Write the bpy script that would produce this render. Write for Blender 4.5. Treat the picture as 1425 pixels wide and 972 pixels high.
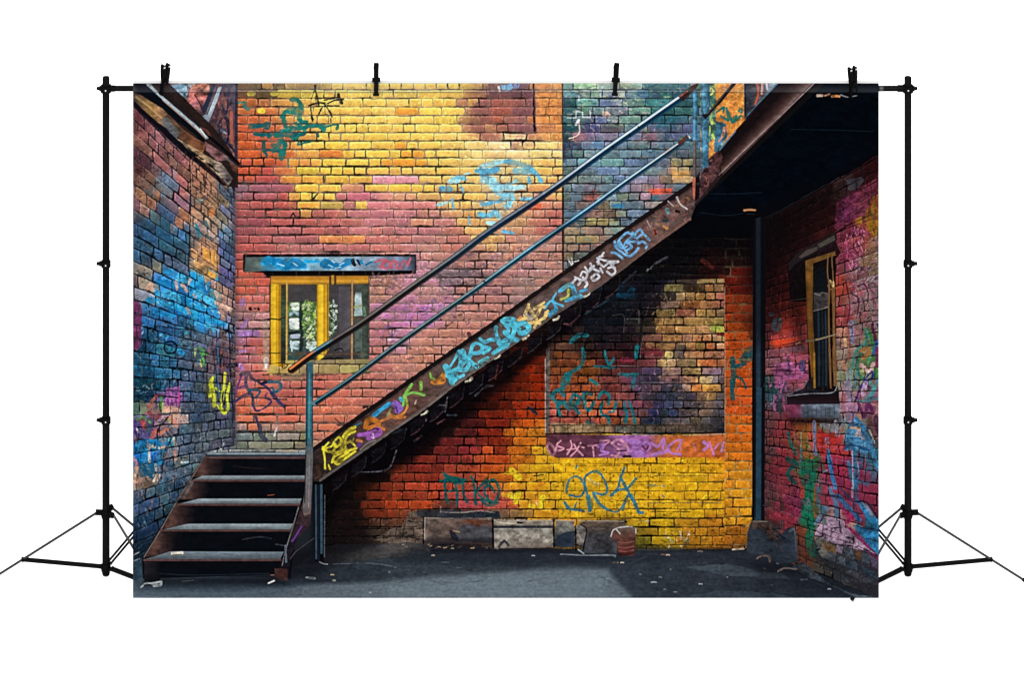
import math, random
import numpy as np
# ------------------------------------------------------------------ the print
# The backdrop is one flat printed cloth. Its print is worked out here in cloth
# units (u right, v down, 0..1038 by 0..717 shifted by OX, OY) and becomes a
# colour attribute on the cloth's mesh.
OX, OY, CW, CH, SS = 185.0, 116.0, 1038, 717, 2
NW, NH = CW*SS, CH*SS
gx = OX + (np.arange(NW, dtype=np.float32)+.5)/SS
gy = OY + (np.arange(NH, dtype=np.float32)+.5)/SS
X, Y = np.meshgrid(gx, gy)
img = np.zeros((NH, NW, 3), np.float32)
pid = np.zeros((NH, NW), np.uint8)
joint = np.zeros((NH, NW), np.float32)      # where mortar joints lie, so paint breaks over them
bid = np.zeros((NH, NW), np.int32)

def C(*c): return np.array(c, np.float32)/255.
def frac(a): return a-np.floor(a)
def hsh(a, b, k=0.0):
    return frac(np.sin(a*12.9898+b*78.233+k*37.719)*43758.5453).astype(np.float32)
def noise(cx, cy, seed, oct=3, x=None, y=None):
    """smooth value noise, feature size cx by cy units, about -1..1"""
    r = np.random.RandomState(seed); full = x is None
    xx = (gx-OX) if full else x; yy = (gy-OY) if full else y
    out = 0; amp = 1.; tot = 0
    for o in range(oct):
        sx, sy = cx/2**o, cy/2**o
        g = r.rand(int(CH/sy)+4, int(CW/sx)+4).astype(np.float32)*2-1
        if full:
            fx, fy = xx/sx, yy/sy
            ix, iy = fx.astype(int), fy.astype(int)
            tx, ty = fx-ix, fy-iy
            tx = tx*tx*(3-2*tx); ty = ty*ty*(3-2*ty)
            ra = g[iy][:, ix]*(1-tx)+g[iy][:, ix+1]*tx
            rb = g[iy+1][:, ix]*(1-tx)+g[iy+1][:, ix+1]*tx
            out = out+amp*(ra*(1-ty)[:, None]+rb*ty[:, None])
        tot += amp; amp *= .55
    return (out/tot*1.5).astype(np.float32)
NA = noise(60, 40, 1, 4); NB = noise(12, 7, 2, 3); NC = noise(4, 3, 3, 2); ND = noise(26, 5, 4, 3)
NE = noise(5, 14, 5, 3); NF = noise(20, 20, 6, 3)

def win(x0, y0, x1, y1):
    a = max(0, int((x0-OX)*SS)); b = min(NW, int(math.ceil((x1-OX)*SS)))
    c = max(0, int((y0-OY)*SS)); d = min(NH, int(math.ceil((y1-OY)*SS)))
    return (slice(c, max(c, d)), slice(a, max(a, b)))
def pmask(pts, wob=0):
    """even-odd polygon mask with a soft edge of about one unit"""
    P = np.array(pts, np.float32)
    sl = win(P[:, 0].min()-2, P[:, 1].min()-2, P[:, 0].max()+2, P[:, 1].max()+2)
    x, y = X[sl], Y[sl]
    if wob:
        x = x+NB[sl]*wob; y = y+NB[sl][::-1]*wob if 0 else y+NF[sl]*wob
    ins = np.zeros(x.shape, bool); d = np.full(x.shape, 9., np.float32)
    n = len(P)
    for i in range(n):
        (xa, ya), (xb, yb) = P[i], P[(i+1) % n]
        if ya != yb:
            c = ((ya > y) != (yb > y)) & (x < (xb-xa)*(y-ya)/(yb-ya)+xa)
            ins ^= c
        dx, dy = xb-xa, yb-ya; L = dx*dx+dy*dy+1e-6
        t = np.clip(((x-xa)*dx+(y-ya)*dy)/L, 0, 1)
        d = np.minimum(d, np.hypot(x-xa-t*dx, y-ya-t*dy))
    m = np.where(ins, np.clip(.5+d, 0, 1), np.clip(.5-d, 0, 1))
    return sl, m.astype(np.float32)
def colf(col, sl):
    """colour given flat or as stops ('x'|'y', p0,c0, p1,c1, ...)"""
    if isinstance(col, tuple) and isinstance(col[0], str):
        ax = X[sl] if col[0] == 'x' else Y[sl]
        ps = col[1::2]; cs = np.array([np.array(c, np.float32)/255 for c in col[2::2]])
        return np.stack([np.interp(ax, ps, cs[:, k]) for k in range(3)], -1).astype(np.float32)
    return np.broadcast_to(np.array(col, np.float32)/255, X[sl].shape+(3,))
def poly(pts, col, tex=.06, wob=0, op=1., id=None, nz=None):
    sl, m = pmask(pts, wob)
    c = colf(col, sl)*(1+tex*2*(NB if nz is None else nz)[sl][..., None]+tex*NC[sl][..., None])
    mm = (m*op*(1-.5*joint[sl]*(id is None)))[..., None]
    img[sl] = img[sl]*(1-mm)+c*mm
    if id is not None: joint[sl] *= 1-m
    if id is not None: pid[sl][m > .5] = id
def spline(pts, n=7):
    P = [np.array(p, float) for p in pts]
    if len(P) < 3: return P
    Q = [2*P[0]-P[1]]+P+[2*P[-1]-P[-2]]; out = []
    for i in range(1, len(Q)-2):
        for k in range(n):
            t = k/n; a, b, c, d = Q[i-1], Q[i], Q[i+1], Q[i+2]
            out.append(.5*((2*b)+(c-a)*t+(2*a-5*b+4*c-d)*t*t+(3*b-a-3*c+d)*t**3))
    out.append(P[-1]); return out
def stroke(pts, w, col, op=1., smooth=True, tex=.1, rough=0., id=None, taper=0, soft=.6):
    P = spline(pts) if smooth else [np.array(p, float) for p in pts]
    A = np.array(P); r = w/2.+1
    sl = win(A[:, 0].min()-r, A[:, 1].min()-r, A[:, 0].max()+r, A[:, 1].max()+r)
    x, y = X[sl], Y[sl]
    if x.size == 0: return
    d = np.full(x.shape, 99., np.float32); N = len(P)-1
    for i in range(N):
        (xa, ya), (xb, yb) = P[i][:2], P[i+1][:2]
        dx, dy = xb-xa, yb-ya; L = dx*dx+dy*dy+1e-6
        t = np.clip(((x-xa)*dx+(y-ya)*dy)/L, 0, 1)
        ww = 1.
        if taper: ww = 1-taper*abs(2*(i+.5)/N-1)
        d = np.minimum(d, np.hypot(x-xa-t*dx, y-ya-t*dy)-w/2.*ww)
    if rough: d = d+rough*NB[sl]+rough*.6*NC[sl]
    if smooth: d = d+(w*.16)*NF[sl]
    m = np.clip(np.clip(.5-d/soft, 0, 1)*op*(1-.5*joint[sl]*(id is None)), 0, 1)
    if id is not None: joint[sl] *= 1-np.clip(m, 0, 1)
    elif smooth and rough: m = m*np.clip(1.05+.5*NF[sl]+.35*NB[sl]+.3*NC[sl], .5, 1)
    c = colf(col, sl)*(1+tex*(NB+NC)[sl][..., None])
    img[sl] = img[sl]*(1-m[..., None])+c*m[..., None]
    if id is not None: pid[sl][m > .5] = id
def shade(pts, k, blur=0, tint=(0, 0, 0)):
    """mix towards a tint inside a soft-edged area (the print's own dark parts)"""
    P = np.array(pts, np.float32)
    sl = win(P[:, 0].min()-blur, P[:, 1].min()-blur, P[:, 0].max()+blur, P[:, 1].max()+blur)
    x, y = X[sl], Y[sl]; ins = np.zeros(x.shape, bool); d = np.full(x.shape, 1e3, np.float32); n = len(P)
    for i in range(n):
        (xa, ya), (xb, yb) = P[i], P[(i+1) % n]
        if ya != yb: ins ^= ((ya > y) != (yb > y)) & (x < (xb-xa)*(y-ya)/(yb-ya)+xa)
        dx, dy = xb-xa, yb-ya; L = dx*dx+dy*dy+1e-6
        t = np.clip(((x-xa)*dx+(y-ya)*dy)/L, 0, 1)
        d = np.minimum(d, np.hypot(x-xa-t*dx, y-ya-t*dy))
    s = np.where(ins, d, -d); m = np.clip(.5+s/(2*blur+1e-3), 0, 1); m = m*m*(3-2*m)*k
    img[sl] = img[sl]*(1-m[..., None])+np.array(tint, np.float32)*m[..., None]

def field(pts, soft=7., p=4.5):
    """low-resolution colour field from scattered swatches, 4-unit cells"""
    A = np.array([(q[0], q[1])+tuple(q[2]) for q in pts], np.float32)
    fx = np.arange(OX-8, OX+CW+12, 4, dtype=np.float32); fy = np.arange(OY-8, OY+CH+12, 4, dtype=np.float32)
    FX, FY = np.meshgrid(fx, fy); num = np.zeros(FX.shape+(3,), np.float32); den = np.zeros(FX.shape, np.float32)
    for q in A:
        w = 1/((FX-q[0])**2+(FY-q[1])**2+soft*soft)**p
        num += w[..., None]*q[2:5]/255; den += w
    return num/den[..., None]
def fget(F, x, y):
    i = np.clip(((x-OX+8)/4+.5).astype(int), 0, F.shape[1]-1); j = np.clip(((y-OY+8)/4+.5).astype(int), 0, F.shape[0]-1)
    return F[j, i]

def bricks(area, F, kind, seed, mort=(112, 104, 106), dark=(30, 26, 30), gap=.9, jit=.09, patch=.25, wob=0, ch=11.9, bw=16.2, v0=0, id=None, md=.5, contrast=1., pr=30, mixin=.26):
    sl, m = pmask(area, wob); x, y = X[sl], Y[sl]
    if kind == 'flat':
        u = (x+.8*NF[sl]+.5*NB[sl])/bw; v = (y-v0+.5*NF[sl]+.25*NB[sl])/ch; pu = np.full(x.shape, bw, np.float32); pv = np.full(x.shape, ch, np.float32)
    else:
        dd = (600-x) if kind == 'left' else (x-600)
        ref = 275. if kind == 'left' else 457.; Cu = 10500. if kind == 'left' else 26000.
        u = Cu/dd*(1+.004*NF[sl]); v = (y-560+1.4*NF[sl])/dd*ref/ch; pu = dd*dd/Cu; pv = dd/ref*ch
    co = np.floor(v); fv = v-co
    u = u+hsh(co, co*0, seed)*.4+(co % 2)*.5
    p = np.floor(u/2); st = hsh(p, co, seed+1) > .34
    cell = np.where(st, p*2, np.floor(u)); wid = np.where(st, 2., 1.); fu = (u-cell)/wid
    # uneven joint positions
    dx = np.minimum(fu, 1-fu)*wid*pu*1.3; dy = np.minimum(fv, 1-fv)*pv
    h1 = hsh(cell, co, seed+2); h2 = hsh(cell, co, seed+3); h3 = hsh(cell, co, seed+4); h4 = hsh(cell, co, seed+5)
    r = .7+3.6*h4**3; ax = np.maximum(r-dx, 0); ay = np.maximum(r-dy, 0)
    sd = np.where((dx < r) & (dy < r), r-np.hypot(ax, ay), np.minimum(dx, dy))
    sd = sd+.4*NB[sl]+.3*NC[sl]
    g = gap*(.55+.9*h1+.5*(h3 > .86))+.45*np.clip(NA[sl], -.7, 1)+.35*np.clip(NF[sl], -.8, 1)
    e = np.clip((sd-g)/.9+.5, 0, 1)
    xc = x+(.5-fu)*wid*pu*.9; yc = y+(.5-fv)*pv*.9
    jump = (h2 < patch)
    xc = xc+np.where(jump, (h3-.5)*2*pr, 0); yc = yc+np.where(jump, (h4-.5)*1.3*pr, 0)
    base = fget(F, xc, yc)*(1-mixin)+fget(F, x+11*NB[sl]+7*NF[sl], y+10*NE[sl]+5*NF[sl])*mixin
    k = 1+jit*2*(h1-.5)+jit*.9*NB[sl]+jit*.7*NE[sl]*.8+.05*NC[sl]
    k = k+(.06-.14*fv)*contrast           # brick shading painted in: brighter upper edge, darker lower one
    tint = np.stack([1+(h3-.5)*jit*.8, 1+(h4-.5)*jit*.9, 1+(h2-.5)*jit*1.6], -1)
    b = base*k[..., None]*tint
    rim = np.clip(1-np.abs(sd-g-1.1)/1.1, 0, 1)*(fv < .5)*.10*contrast
    b = b*(1+rim[..., None])+rim[..., None]*.25
    loc = fget(F, x, y); lum = loc.mean(-1, keepdims=True)
    mc = C(*mort)*(.35+1.0*lum)*.75+loc*.25*C(*mort)*1.4
    dk = C(*dark)*(.3+1.1*lum)
    below = np.clip((fv-.80)*7, 0, 1)+np.clip((.07-fv)*10, 0, 1)
    t = np.clip(md*(.55+.9*below)+.8*NF[sl]+.35*NB[sl]+.3*NA[sl], 0, 1)[..., None]
    mo = mc*(1-t)+dk*t
    out = mo*(1-e[..., None])+b*e[..., None]
    mm = m[..., None]; img[sl] = img[sl]*(1-mm)+out*mm
    joint[sl] = joint[sl]*(1-m)+(1-e)*m
    bid[sl] = np.where(m > .5, (co*2048+cell+seed*100003).astype(np.int32), bid[sl])
    if id is not None: pid[sl][m > .5] = id

def dabs(area, n, cols, ln=(3, 9), w=(1, 3), ang=None, seed=0, op=.8, curve=.5, keep=1.):
    """short brush marks scattered in an area"""
    r = random.Random(seed); P = np.array(area); x0, y0 = P.min(0); x1, y1 = P.max(0)
    def inside(px, py):
        c = False; n_ = len(area)
        for i in range(n_):
            (xa, ya), (xb, yb) = area[i], area[(i+1) % n_]
            if (ya > py) != (yb > py) and px < (xb-xa)*(py-ya)/(yb-ya)+xa: c = not c
        return c
    k = 0; tries = 0
    while k < n and tries < n*20:
        tries += 1
        px, py = r.uniform(x0, x1), r.uniform(y0, y1)
        if not inside(px, py): continue
        k += 1
        a = r.uniform(0, 6.28) if ang is None else math.radians(ang)+r.gauss(0, .25)
        L = r.uniform(*ln); b = a+r.uniform(-curve, curve)*1.6
        q = [(px, py), (px+math.cos(a)*L*.5, py+math.sin(a)*L*.5), (px+math.cos(a)*L*.5+math.cos(b)*L*.5, py+math.sin(a)*L*.5+math.sin(b)*L*.5)]
        stroke(q, r.uniform(*w), r.choice(cols), op=op*r.uniform(.5, 1), smooth=False, rough=.4)
def patch(pts, c, op=.9):
    """repaint whole bricks under the given points"""
    for k in range(0, len(pts)-1):
        (xa, ya), (xb, yb) = pts[k], pts[k+1]; n = max(1, int(abs(xb-xa)/5))
        seen = set()
        for i in range(n+1):
            px, py = xa+(xb-xa)*i/n, ya+(yb-ya)*i/n
            v = bid[min(NH-1, max(0, int((py-OY)*SS))), min(NW-1, max(0, int((px-OX)*SS)))]
            if v in seen: continue
            seen.add(v); sl = win(px-40, py-14, px+40, py+14)
            sel = (bid[sl] == v)*(1-joint[sl])
            if sel.sum() < 8: continue
            L = img[sl].mean(-1); rel = L/max(.05, (L*sel).sum()/sel.sum())
            m = (sel*op)[..., None]
            img[sl] = img[sl]*(1-m)+C(*c)*rel[..., None]*m
class Z:
    """strokes noted down on an enlarged swatch with corner (ox, oy), scale s"""
    def __init__(s, ox, oy, sc=6.481): s.o = (ox, oy); s.s = sc
    def __call__(s, *f): return [(s.o[0]+f[i]/s.s, s.o[1]+f[i+1]/s.s) for i in range(0, len(f), 2)]
def swatches(s):
    """'x y r g b; ...' -> list of swatches"""
    out = []
    for t in s.replace('\n', ' ').split(';'):
        q = t.split()
        if len(q) == 5: q = list(map(float, q)); out.append((q[0], q[1], q[2:5]))
    return out
F_back = field(swatches('''
335 125 125 85 50;370 122 110 85 50;430 125 170 140 80;480 122 240 205 120;560 122 243 205 112;640 122 240 200 105;690 122 130 85 85;720 122 130 85 90;765 122 215 140 75;
340 150 205 100 40;370 160 215 110 50;395 155 215 150 75;420 150 235 180 90;450 150 248 195 90;500 150 252 208 100;560 150 252 212 110;620 150 252 207 100;645 145 235 190 100;670 150 160 95 85;700 150 190 100 75;735 155 155 95 92;765 150 228 145 72;
340 180 210 85 38;370 190 210 85 45;400 185 215 110 55;430 190 238 190 85;480 190 252 208 92;540 190 252 208 98;600 190 252 213 98;635 185 248 205 110;670 175 175 105 85;700 170 205 105 72;735 178 160 98 98;765 182 228 145 75;
340 215 225 90 30;380 215 220 95 38;420 215 243 170 82;470 215 252 203 78;530 215 250 208 88;600 215 252 208 98;660 210 252 215 140;710 205 253 225 165;760 208 250 220 145;
340 240 212 80 38;380 240 205 75 60;412 235 236 150 55;470 235 252 208 78;540 240 245 195 88;600 235 248 208 98;650 235 235 195 110;700 235 225 195 135;760 235 240 195 110;
340 262 150 100 115;380 262 170 90 100;430 265 238 165 68;480 258 238 182 78;540 250 240 155 135;590 255 232 180 108;640 262 228 182 108;700 262 215 190 150;770 262 230 170 105;
345 285 190 85 75;385 280 192 78 68;430 275 230 185 78;470 275 195 125 95;510 278 215 125 122;560 275 220 152 120;610 275 230 170 108;650 282 232 182 100;700 280 205 180 150;760 285 215 130 95;
345 310 165 78 82;390 305 188 85 76;450 305 192 90 82;510 305 202 112 115;560 310 192 112 112;610 310 198 120 112;660 305 222 165 108;720 305 205 150 108;770 305 195 100 82;
345 335 175 80 78;400 330 188 95 92;460 330 188 95 92;520 330 208 112 98;580 330 202 120 118;630 335 210 120 98;680 335 222 165 108;730 335 208 138 108;775 340 180 122 102;
345 346 195 82 70;400 348 192 105 98;460 348 195 110 105;540 348 208 115 98;600 352 202 130 116;650 360 180 118 108;700 355 185 128 118;750 355 188 128 112;
590 380 190 125 145;620 385 142 112 112;680 380 168 112 105;740 375 178 122 112;640 385 120 100 105;600 410 185 122 115;650 410 190 116 106;700 400 175 112 106;735 400 155 120 110;
530 400 182 125 102;545 440 185 112 150;530 470 195 115 118;560 470 198 130 150;590 440 198 112 165;610 430 185 120 150;640 440 195 125 108;680 430 185 115 98;600 470 202 130 108;640 460 195 120 98;590 500 195 120 88;560 510 190 120 98;520 500 192 105 92;500 530 200 112 88;540 530 188 105 92;480 550 212 105 78;520 560 195 105 82;450 560 218 98 65;450 590 220 110 72;480 585 205 105 72;440 610 190 105 78;
340 400 205 85 58;365 380 205 80 58;355 420 208 100 86;345 440 165 110 108;360 450 198 130 128;350 465 152 110 158;365 480 205 85 68;345 490 175 90 98;360 500 220 110 86;345 520 205 100 98;370 530 220 105 78;340 560 226 100 62;400 540 195 90 76;400 580 215 95 68;350 590 225 105 62;385 560 215 95 65;400 600 185 115 92;340 602 155 132 125;420 612 165 135 105;360 610 150 135 120;330 620 110 115 115;380 622 135 130 110;420 540 205 95 75;410 520 170 130 90;
500 595 195 100 75;470 600 200 100 72
'''))
F_blue = field(swatches('''
795 125 130 165 140;830 125 205 215 165;870 122 215 220 160;900 125 75 120 130;940 125 55 100 110;965 125 90 130 90;800 145 55 100 105;815 150 120 165 120;840 145 115 130 140;880 145 125 140 150;920 145 70 140 120;800 165 85 125 115;850 160 160 160 145;890 165 120 150 130;930 165 50 105 105;960 150 65 115 110;790 180 45 90 95;820 172 85 85 120;840 178 80 85 115;800 190 175 122 108;850 190 145 110 122;900 190 165 112 128;950 185 100 100 122;790 205 50 65 78;830 205 105 128 138;880 200 105 122 142;930 205 98 120 140;800 220 112 140 142;850 220 120 145 155;900 220 105 128 140;950 220 108 108 112;800 245 115 128 112;850 245 115 142 146;900 240 118 135 138;950 242 205 152 82;925 250 165 118 100;900 255 165 125 125;800 270 112 126 116;850 262 130 158 162;890 268 175 120 122;950 262 115 120 130;800 300 100 115 115;825 275 130 85 78;880 285 110 118 125;910 262 175 115 115;800 318 188 145 90;845 303 190 145 88;880 300 115 135 135;870 320 112 135 130;800 345 165 110 88;840 330 175 112 88;800 370 100 95 88;825 350 120 118 108;855 340 118 130 122;790 330 190 150 90;930 285 150 125 118;970 200 80 120 130;970 240 120 110 105
'''))
F_low = field(swatches('''
450 680 14 11 12;470 690 20 15 15;470 740 30 20 16;520 650 25 10 10;560 640 60 20 18;500 690 45 18 12;520 705 110 38 18;540 705 170 52 20;600 705 205 68 28;560 670 130 42 24;590 680 165 55 30;600 650 125 36 25;620 630 110 30 30;650 600 78 22 22;650 620 130 35 35;640 660 165 60 35;690 640 195 68 22;690 600 120 28 14;700 575 110 25 10;740 560 155 38 10;745 580 175 50 10;720 610 200 95 14;750 600 212 118 18;750 640 220 155 14;700 660 205 98 18;730 690 220 145 18;700 700 190 75 55;660 695 175 60 60;650 565 40 15 15;620 590 30 12 12;700 540 75 20 10;680 560 60 16 10;740 520 145 32 5;750 500 105 25 10;710 510 26 12 14;590 620 35 12 12;
780 650 225 165 12;850 650 230 170 8;900 650 230 170 8;960 645 222 155 8;1030 660 218 130 18;780 700 222 160 14;850 700 226 166 8;900 700 224 166 8;960 700 220 160 8;1030 690 215 135 14;1030 720 205 135 14;960 740 180 120 14;920 740 178 138 8;1000 740 175 105 14;900 758 105 90 20;1030 750 160 88 14;780 720 205 135 16;
1030 345 22 10 12;1010 340 12 10 13;1035 390 95 20 12;1030 430 145 45 14;1030 470 192 66 14;1030 500 185 66 14;1030 560 200 72 18;1030 600 212 92 14;1030 630 220 108 14;1045 450 100 30 12;
480 730 45 26 18;540 735 80 50 36;570 745 75 62 52;700 725 110 85 60;560 722 120 50 28;520 750 60 45 36;620 722 60 50 50;840 722 120 90 30;
900 340 12 10 14;960 340 13 12 15;1000 355 30 12 12;860 390 12 12 16;820 420 10 10 13;780 460 12 10 10;760 480 25 12 12
''') , soft=8)
F_pan = field(swatches('''
780 455 24 16 18;800 440 18 14 18;800 470 60 35 25;775 490 105 65 45;780 505 120 58 25;800 520 145 68 25;790 550 160 74 38;780 580 165 75 60;830 450 18 22 28;850 470 36 24 28;860 500 85 36 30;880 480 42 22 25;850 530 112 55 50;890 500 60 30 34;900 520 60 45 68;880 560 118 62 72;840 580 185 88 50;820 560 180 85 35;920 560 52 58 88;960 560 66 62 75;920 590 40 50 72;850 420 15 25 35;870 405 15 45 60;880 390 18 18 25;920 390 24 25 34;900 430 25 20 25;900 460 48 38 36;930 435 85 68 50;980 398 160 125 68;960 400 60 45 38;940 412 130 110 65;975 415 168 130 60;990 420 158 108 66;965 428 130 75 45;930 450 170 130 70;970 450 185 145 78;1003 440 140 120 60;900 455 90 70 50;930 462 165 115 65;910 475 120 85 55;960 470 185 140 80;980 485 190 105 50;1000 470 165 128 82;900 492 120 62 60;930 480 175 120 72;950 495 85 70 65;940 500 175 150 85;970 505 205 172 92;1000 500 170 100 66;905 525 50 48 66;945 530 95 75 80;970 530 205 168 92;1000 525 115 95 92;1000 560 80 75 80;980 555 185 130 70;975 542 205 130 60;1000 590 60 60 72;965 590 95 85 78;1003 458 165 175 60;1000 430 130 60 65;920 575 40 50 80;860 545 130 65 60;895 540 80 60 95;890 430 16 18 24;860 440 14 18 24
'''), soft=6)
F_left = field(swatches('''
190 160 125 62 60;200 200 158 90 74;230 190 155 95 92;190 230 112 58 58;240 220 165 98 88;260 210 155 85 84;270 240 178 110 78;200 255 155 100 75;235 255 105 118 132;250 262 178 92 88;210 272 175 110 72;250 285 145 105 112;200 290 148 95 82;230 300 70 98 118;258 300 190 112 80;190 315 48 76 98;220 330 46 88 116;260 330 58 104 132;200 350 52 82 106;240 360 58 86 110;258 360 85 102 124;280 260 198 128 90;290 290 190 135 95;305 310 175 145 118;285 350 190 128 92;292 372 228 150 58;310 330 90 112 134;315 290 122 118 128;320 270 105 105 122;315 360 92 105 135;312 380 105 95 130;200 385 160 130 108;188 400 120 100 90;230 395 42 140 195;270 390 26 152 208;250 420 26 136 190;285 420 36 155 210;212 410 150 145 135;302 415 205 140 105;318 430 180 125 110;215 440 45 125 170;240 450 46 100 132;290 440 36 155 208;304 450 90 135 170;200 480 18 62 90;230 480 34 94 128;260 480 70 92 112;290 480 92 96 112;200 510 28 78 108;230 510 46 115 150;260 500 76 88 104;305 490 130 85 85;300 510 112 80 85;200 540 14 50 68;240 540 36 82 114;270 540 76 88 104;290 540 92 92 86;195 570 90 112 92;215 570 155 110 98;243 545 175 100 160;240 575 200 140 122;270 570 64 80 98;300 580 82 82 92;200 600 92 70 115;230 600 150 108 98;260 600 76 96 108;300 600 92 96 106;200 640 18 105 160;220 630 46 125 168;240 650 92 100 112;270 620 82 96 108;260 660 92 108 118;192 670 165 120 98;220 680 92 124 136;250 680 38 60 78;200 700 60 82 104;220 710 44 72 94;200 740 28 50 68;220 730 28 50 72;190 770 18 40 56;200 790 24 40 50;232 700 60 80 98;245 640 140 110 105
'''), soft=6)
F_right = field(swatches('''
1070 320 26 12 15;1100 330 36 13 15;1130 270 28 15 18;1150 300 46 15 18;1180 255 72 45 55;1200 240 60 18 26;1215 230 72 15 20;1175 300 88 30 52;1190 320 115 35 64;1212 290 130 72 28;1216 310 160 118 18;1200 340 138 70 60;1180 350 128 45 78;1216 360 125 102 70;1190 380 125 75 98;1178 400 160 50 45;1210 400 115 98 108;1190 430 138 86 102;1215 430 112 92 102;1176 440 158 50 65;1070 380 48 12 14;1090 400 70 15 15;1075 430 92 22 20;1095 430 128 32 22;1070 470 115 45 50;1090 478 190 50 28;1110 470 172 60 70;1080 500 122 70 92;1105 500 158 70 90;1070 540 36 72 84;1090 530 158 70 125;1110 530 168 70 112;1100 545 112 60 82;1070 590 112 60 76;1090 600 158 45 60;1110 600 155 70 38;1130 590 148 80 28;1150 590 120 122 132;1070 630 98 55 66;1090 640 158 40 62;1115 630 122 80 50;1130 640 50 105 72;1150 620 205 56 50;1170 620 205 46 56;1190 600 128 160 178;1212 600 112 70 92;1180 560 155 110 142;1210 560 135 80 112;1190 520 122 135 112;1210 500 92 115 80;1180 490 145 122 122;1176 460 158 100 112;1160 650 172 32 80;1190 650 158 38 92;1212 640 36 112 160;1090 680 150 48 76;1110 690 128 38 82;1070 690 82 50 60;1130 690 15 118 92;1150 690 168 48 92;1180 690 158 38 92;1212 690 138 38 82;1100 710 158 38 92;1130 720 12 118 92;1160 720 158 115 138;1190 720 158 48 92;1217 710 128 38 82;1080 725 125 48 60;1150 742 160 120 115;1180 740 170 125 145;1212 730 24 105 160;1120 750 140 60 30;1180 762 112 92 112;1217 770 95 70 95;1160 765 80 85 90
'''), soft=6)
BACK = [(322, 110), (1062, 110), (1062, 765), (322, 765)]
img[...] = C(30, 34, 42)
# --- walls
F_left = F_left*np.array([.9, .96, 1.03], np.float32)
yel = np.clip((F_back[..., 1:2]-.5)/.15, 0, 1)
F_back = F_back*yel*np.array([1.0, .975, .86], np.float32)+(1-yel)*(F_back*.88+.12*F_back.mean(-1, keepdims=True))*np.array([.99, .98, 1.02], np.float32)
F_right = (F_right*.9+.1*F_right.mean(-1, keepdims=True))*np.array([1.02, .95, .8], np.float32)
bricks([(325, 110), (990, 110), (990, 300), (420, 660), (322, 640)], F_back, 'flat', 3, v0=148.6, id=1, mort=(150, 134, 124), dark=(40, 30, 30), jit=.045, patch=.24, gap=1.0, md=.45, mixin=.3, contrast=1.5)
F_blue = F_blue*np.array([.84, .93, 1.04], np.float32)
bricks([(783, 110), (990, 110), (990, 300), (783, 385)], F_blue, 'flat', 9, v0=148.6, id=1, mort=(84, 92, 104), dark=(22, 32, 44), jit=.14, patch=.4, gap=.8, pr=22, mixin=.45)
bricks([(436, 670), (965, 285), (1062, 300), (1058, 768), (440, 768)], F_low, 'flat', 21, v0=148.6+6, id=1, mort=(105, 85, 60), dark=(16, 8, 8), jit=.08, patch=.16, gap=.8, ch=12.6, bw=17)
bricks([(330, 600), (436, 600), (436, 632), (290, 632)], field(swatches('340 610 105 110 108;400 612 130 125 108;430 615 125 120 90;380 625 120 120 110')), 'flat', 31, v0=150, id=1, jit=.1)
bricks([(1008, 330), (1052, 330), (1052, 760), (1008, 760)], F_low, 'flat', 41, v0=152, id=1, mort=(190, 175, 120), dark=(40, 20, 10), jit=.09, gap=.85, ch=12.9, bw=19, md=.25, patch=.1)
bricks([(183, 110), (327, 110), (328, 620), (288, 636), (262, 672), (183, 800)], F_left, 'left', 5, id=2, mort=(70, 82, 98), dark=(12, 20, 34), jit=.15, patch=.4, gap=1.0, md=.7, pr=20, mixin=.28)
bricks([(1056, 312), (1224, 214), (1224, 838), (1100, 785), (1056, 740)], F_right, 'right', 8, id=3, mort=(90, 60, 78), dark=(22, 10, 20), jit=.1, patch=.25, gap=.7, md=.6, bw=14, pr=12)

A = Z(180, 110); B = Z(380, 110); D = Z(580, 110); E = Z(780, 110)
# --- upper back wall: worn patch, orange pier, light blue arcs
shade([(645, 118), (742, 118), (745, 186), (655, 190)], .12, 6, (.3, .12, .1))
poly([(741.5, 112), (744, 112), (746, 180), (744.5, 184), (742, 182)], (30, 20, 28), wob=1)
for k in range(60):
    r = random.Random(900+k); stroke([(r.uniform(747, 780), r.uniform(120, 190)), (r.uniform(747, 780), r.uniform(120, 190))][:1]+[(r.uniform(747, 780), r.uniform(118, 190))], .9, random.Random(k).choice([(175, 95, 45), (248, 170, 90), (238, 130, 50), (150, 90, 60)]), op=.35, smooth=False, rough=.8)
poly([(747, 112), (781.5, 112), (781.5, 188), (747, 186)], (232, 145, 72), op=.5, tex=.09, wob=1)
for q in (128, 146, 162, 176): stroke([(748, q), (765, q+random.uniform(-2, 2)), (781, q+1)], 1, (150, 85, 50), op=.55, rough=.5)
poly([(781.5, 112), (784, 112), (784, 190), (782, 190)], (70, 45, 40))
poly([(696, 118), (712, 116), (714, 122), (706, 126), (698, 123)], (110, 175, 225), wob=1.5); poly([(714, 117), (724, 116), (722, 123), (715, 123)], (120, 130, 190), wob=1)
stroke([(694, 121), (695, 126)], 3, (235, 235, 235))
LB = [(120, 205, 238), (98, 190, 230), (150, 220, 240), (80, 170, 215)]
for q, w in ((D(560, 800, 620, 780, 690, 760, 760, 745), 5), (D(540, 830, 640, 830, 730, 815), 7), (D(590, 860, 650, 910, 690, 930), 9), (D(800, 740, 880, 755, 960, 780, 1020, 810), 5), (D(890, 830, 960, 830, 1040, 830), 6), (D(1020, 800, 1090, 870, 1120, 930), 6), (D(300, 925, 330, 905, 360, 925), 6), (D(370, 890, 430, 900), 6), (D(700, 930, 760, 970, 860, 940, 900, 920), 4), (D(430, 860, 480, 850), 3), (D(1010, 900, 1020, 940), 5)):
    stroke(q, w*1.25, LB[int(q[0][0]) % 4], rough=1.3, op=1.15)
D2 = Z(580, 250)
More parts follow.
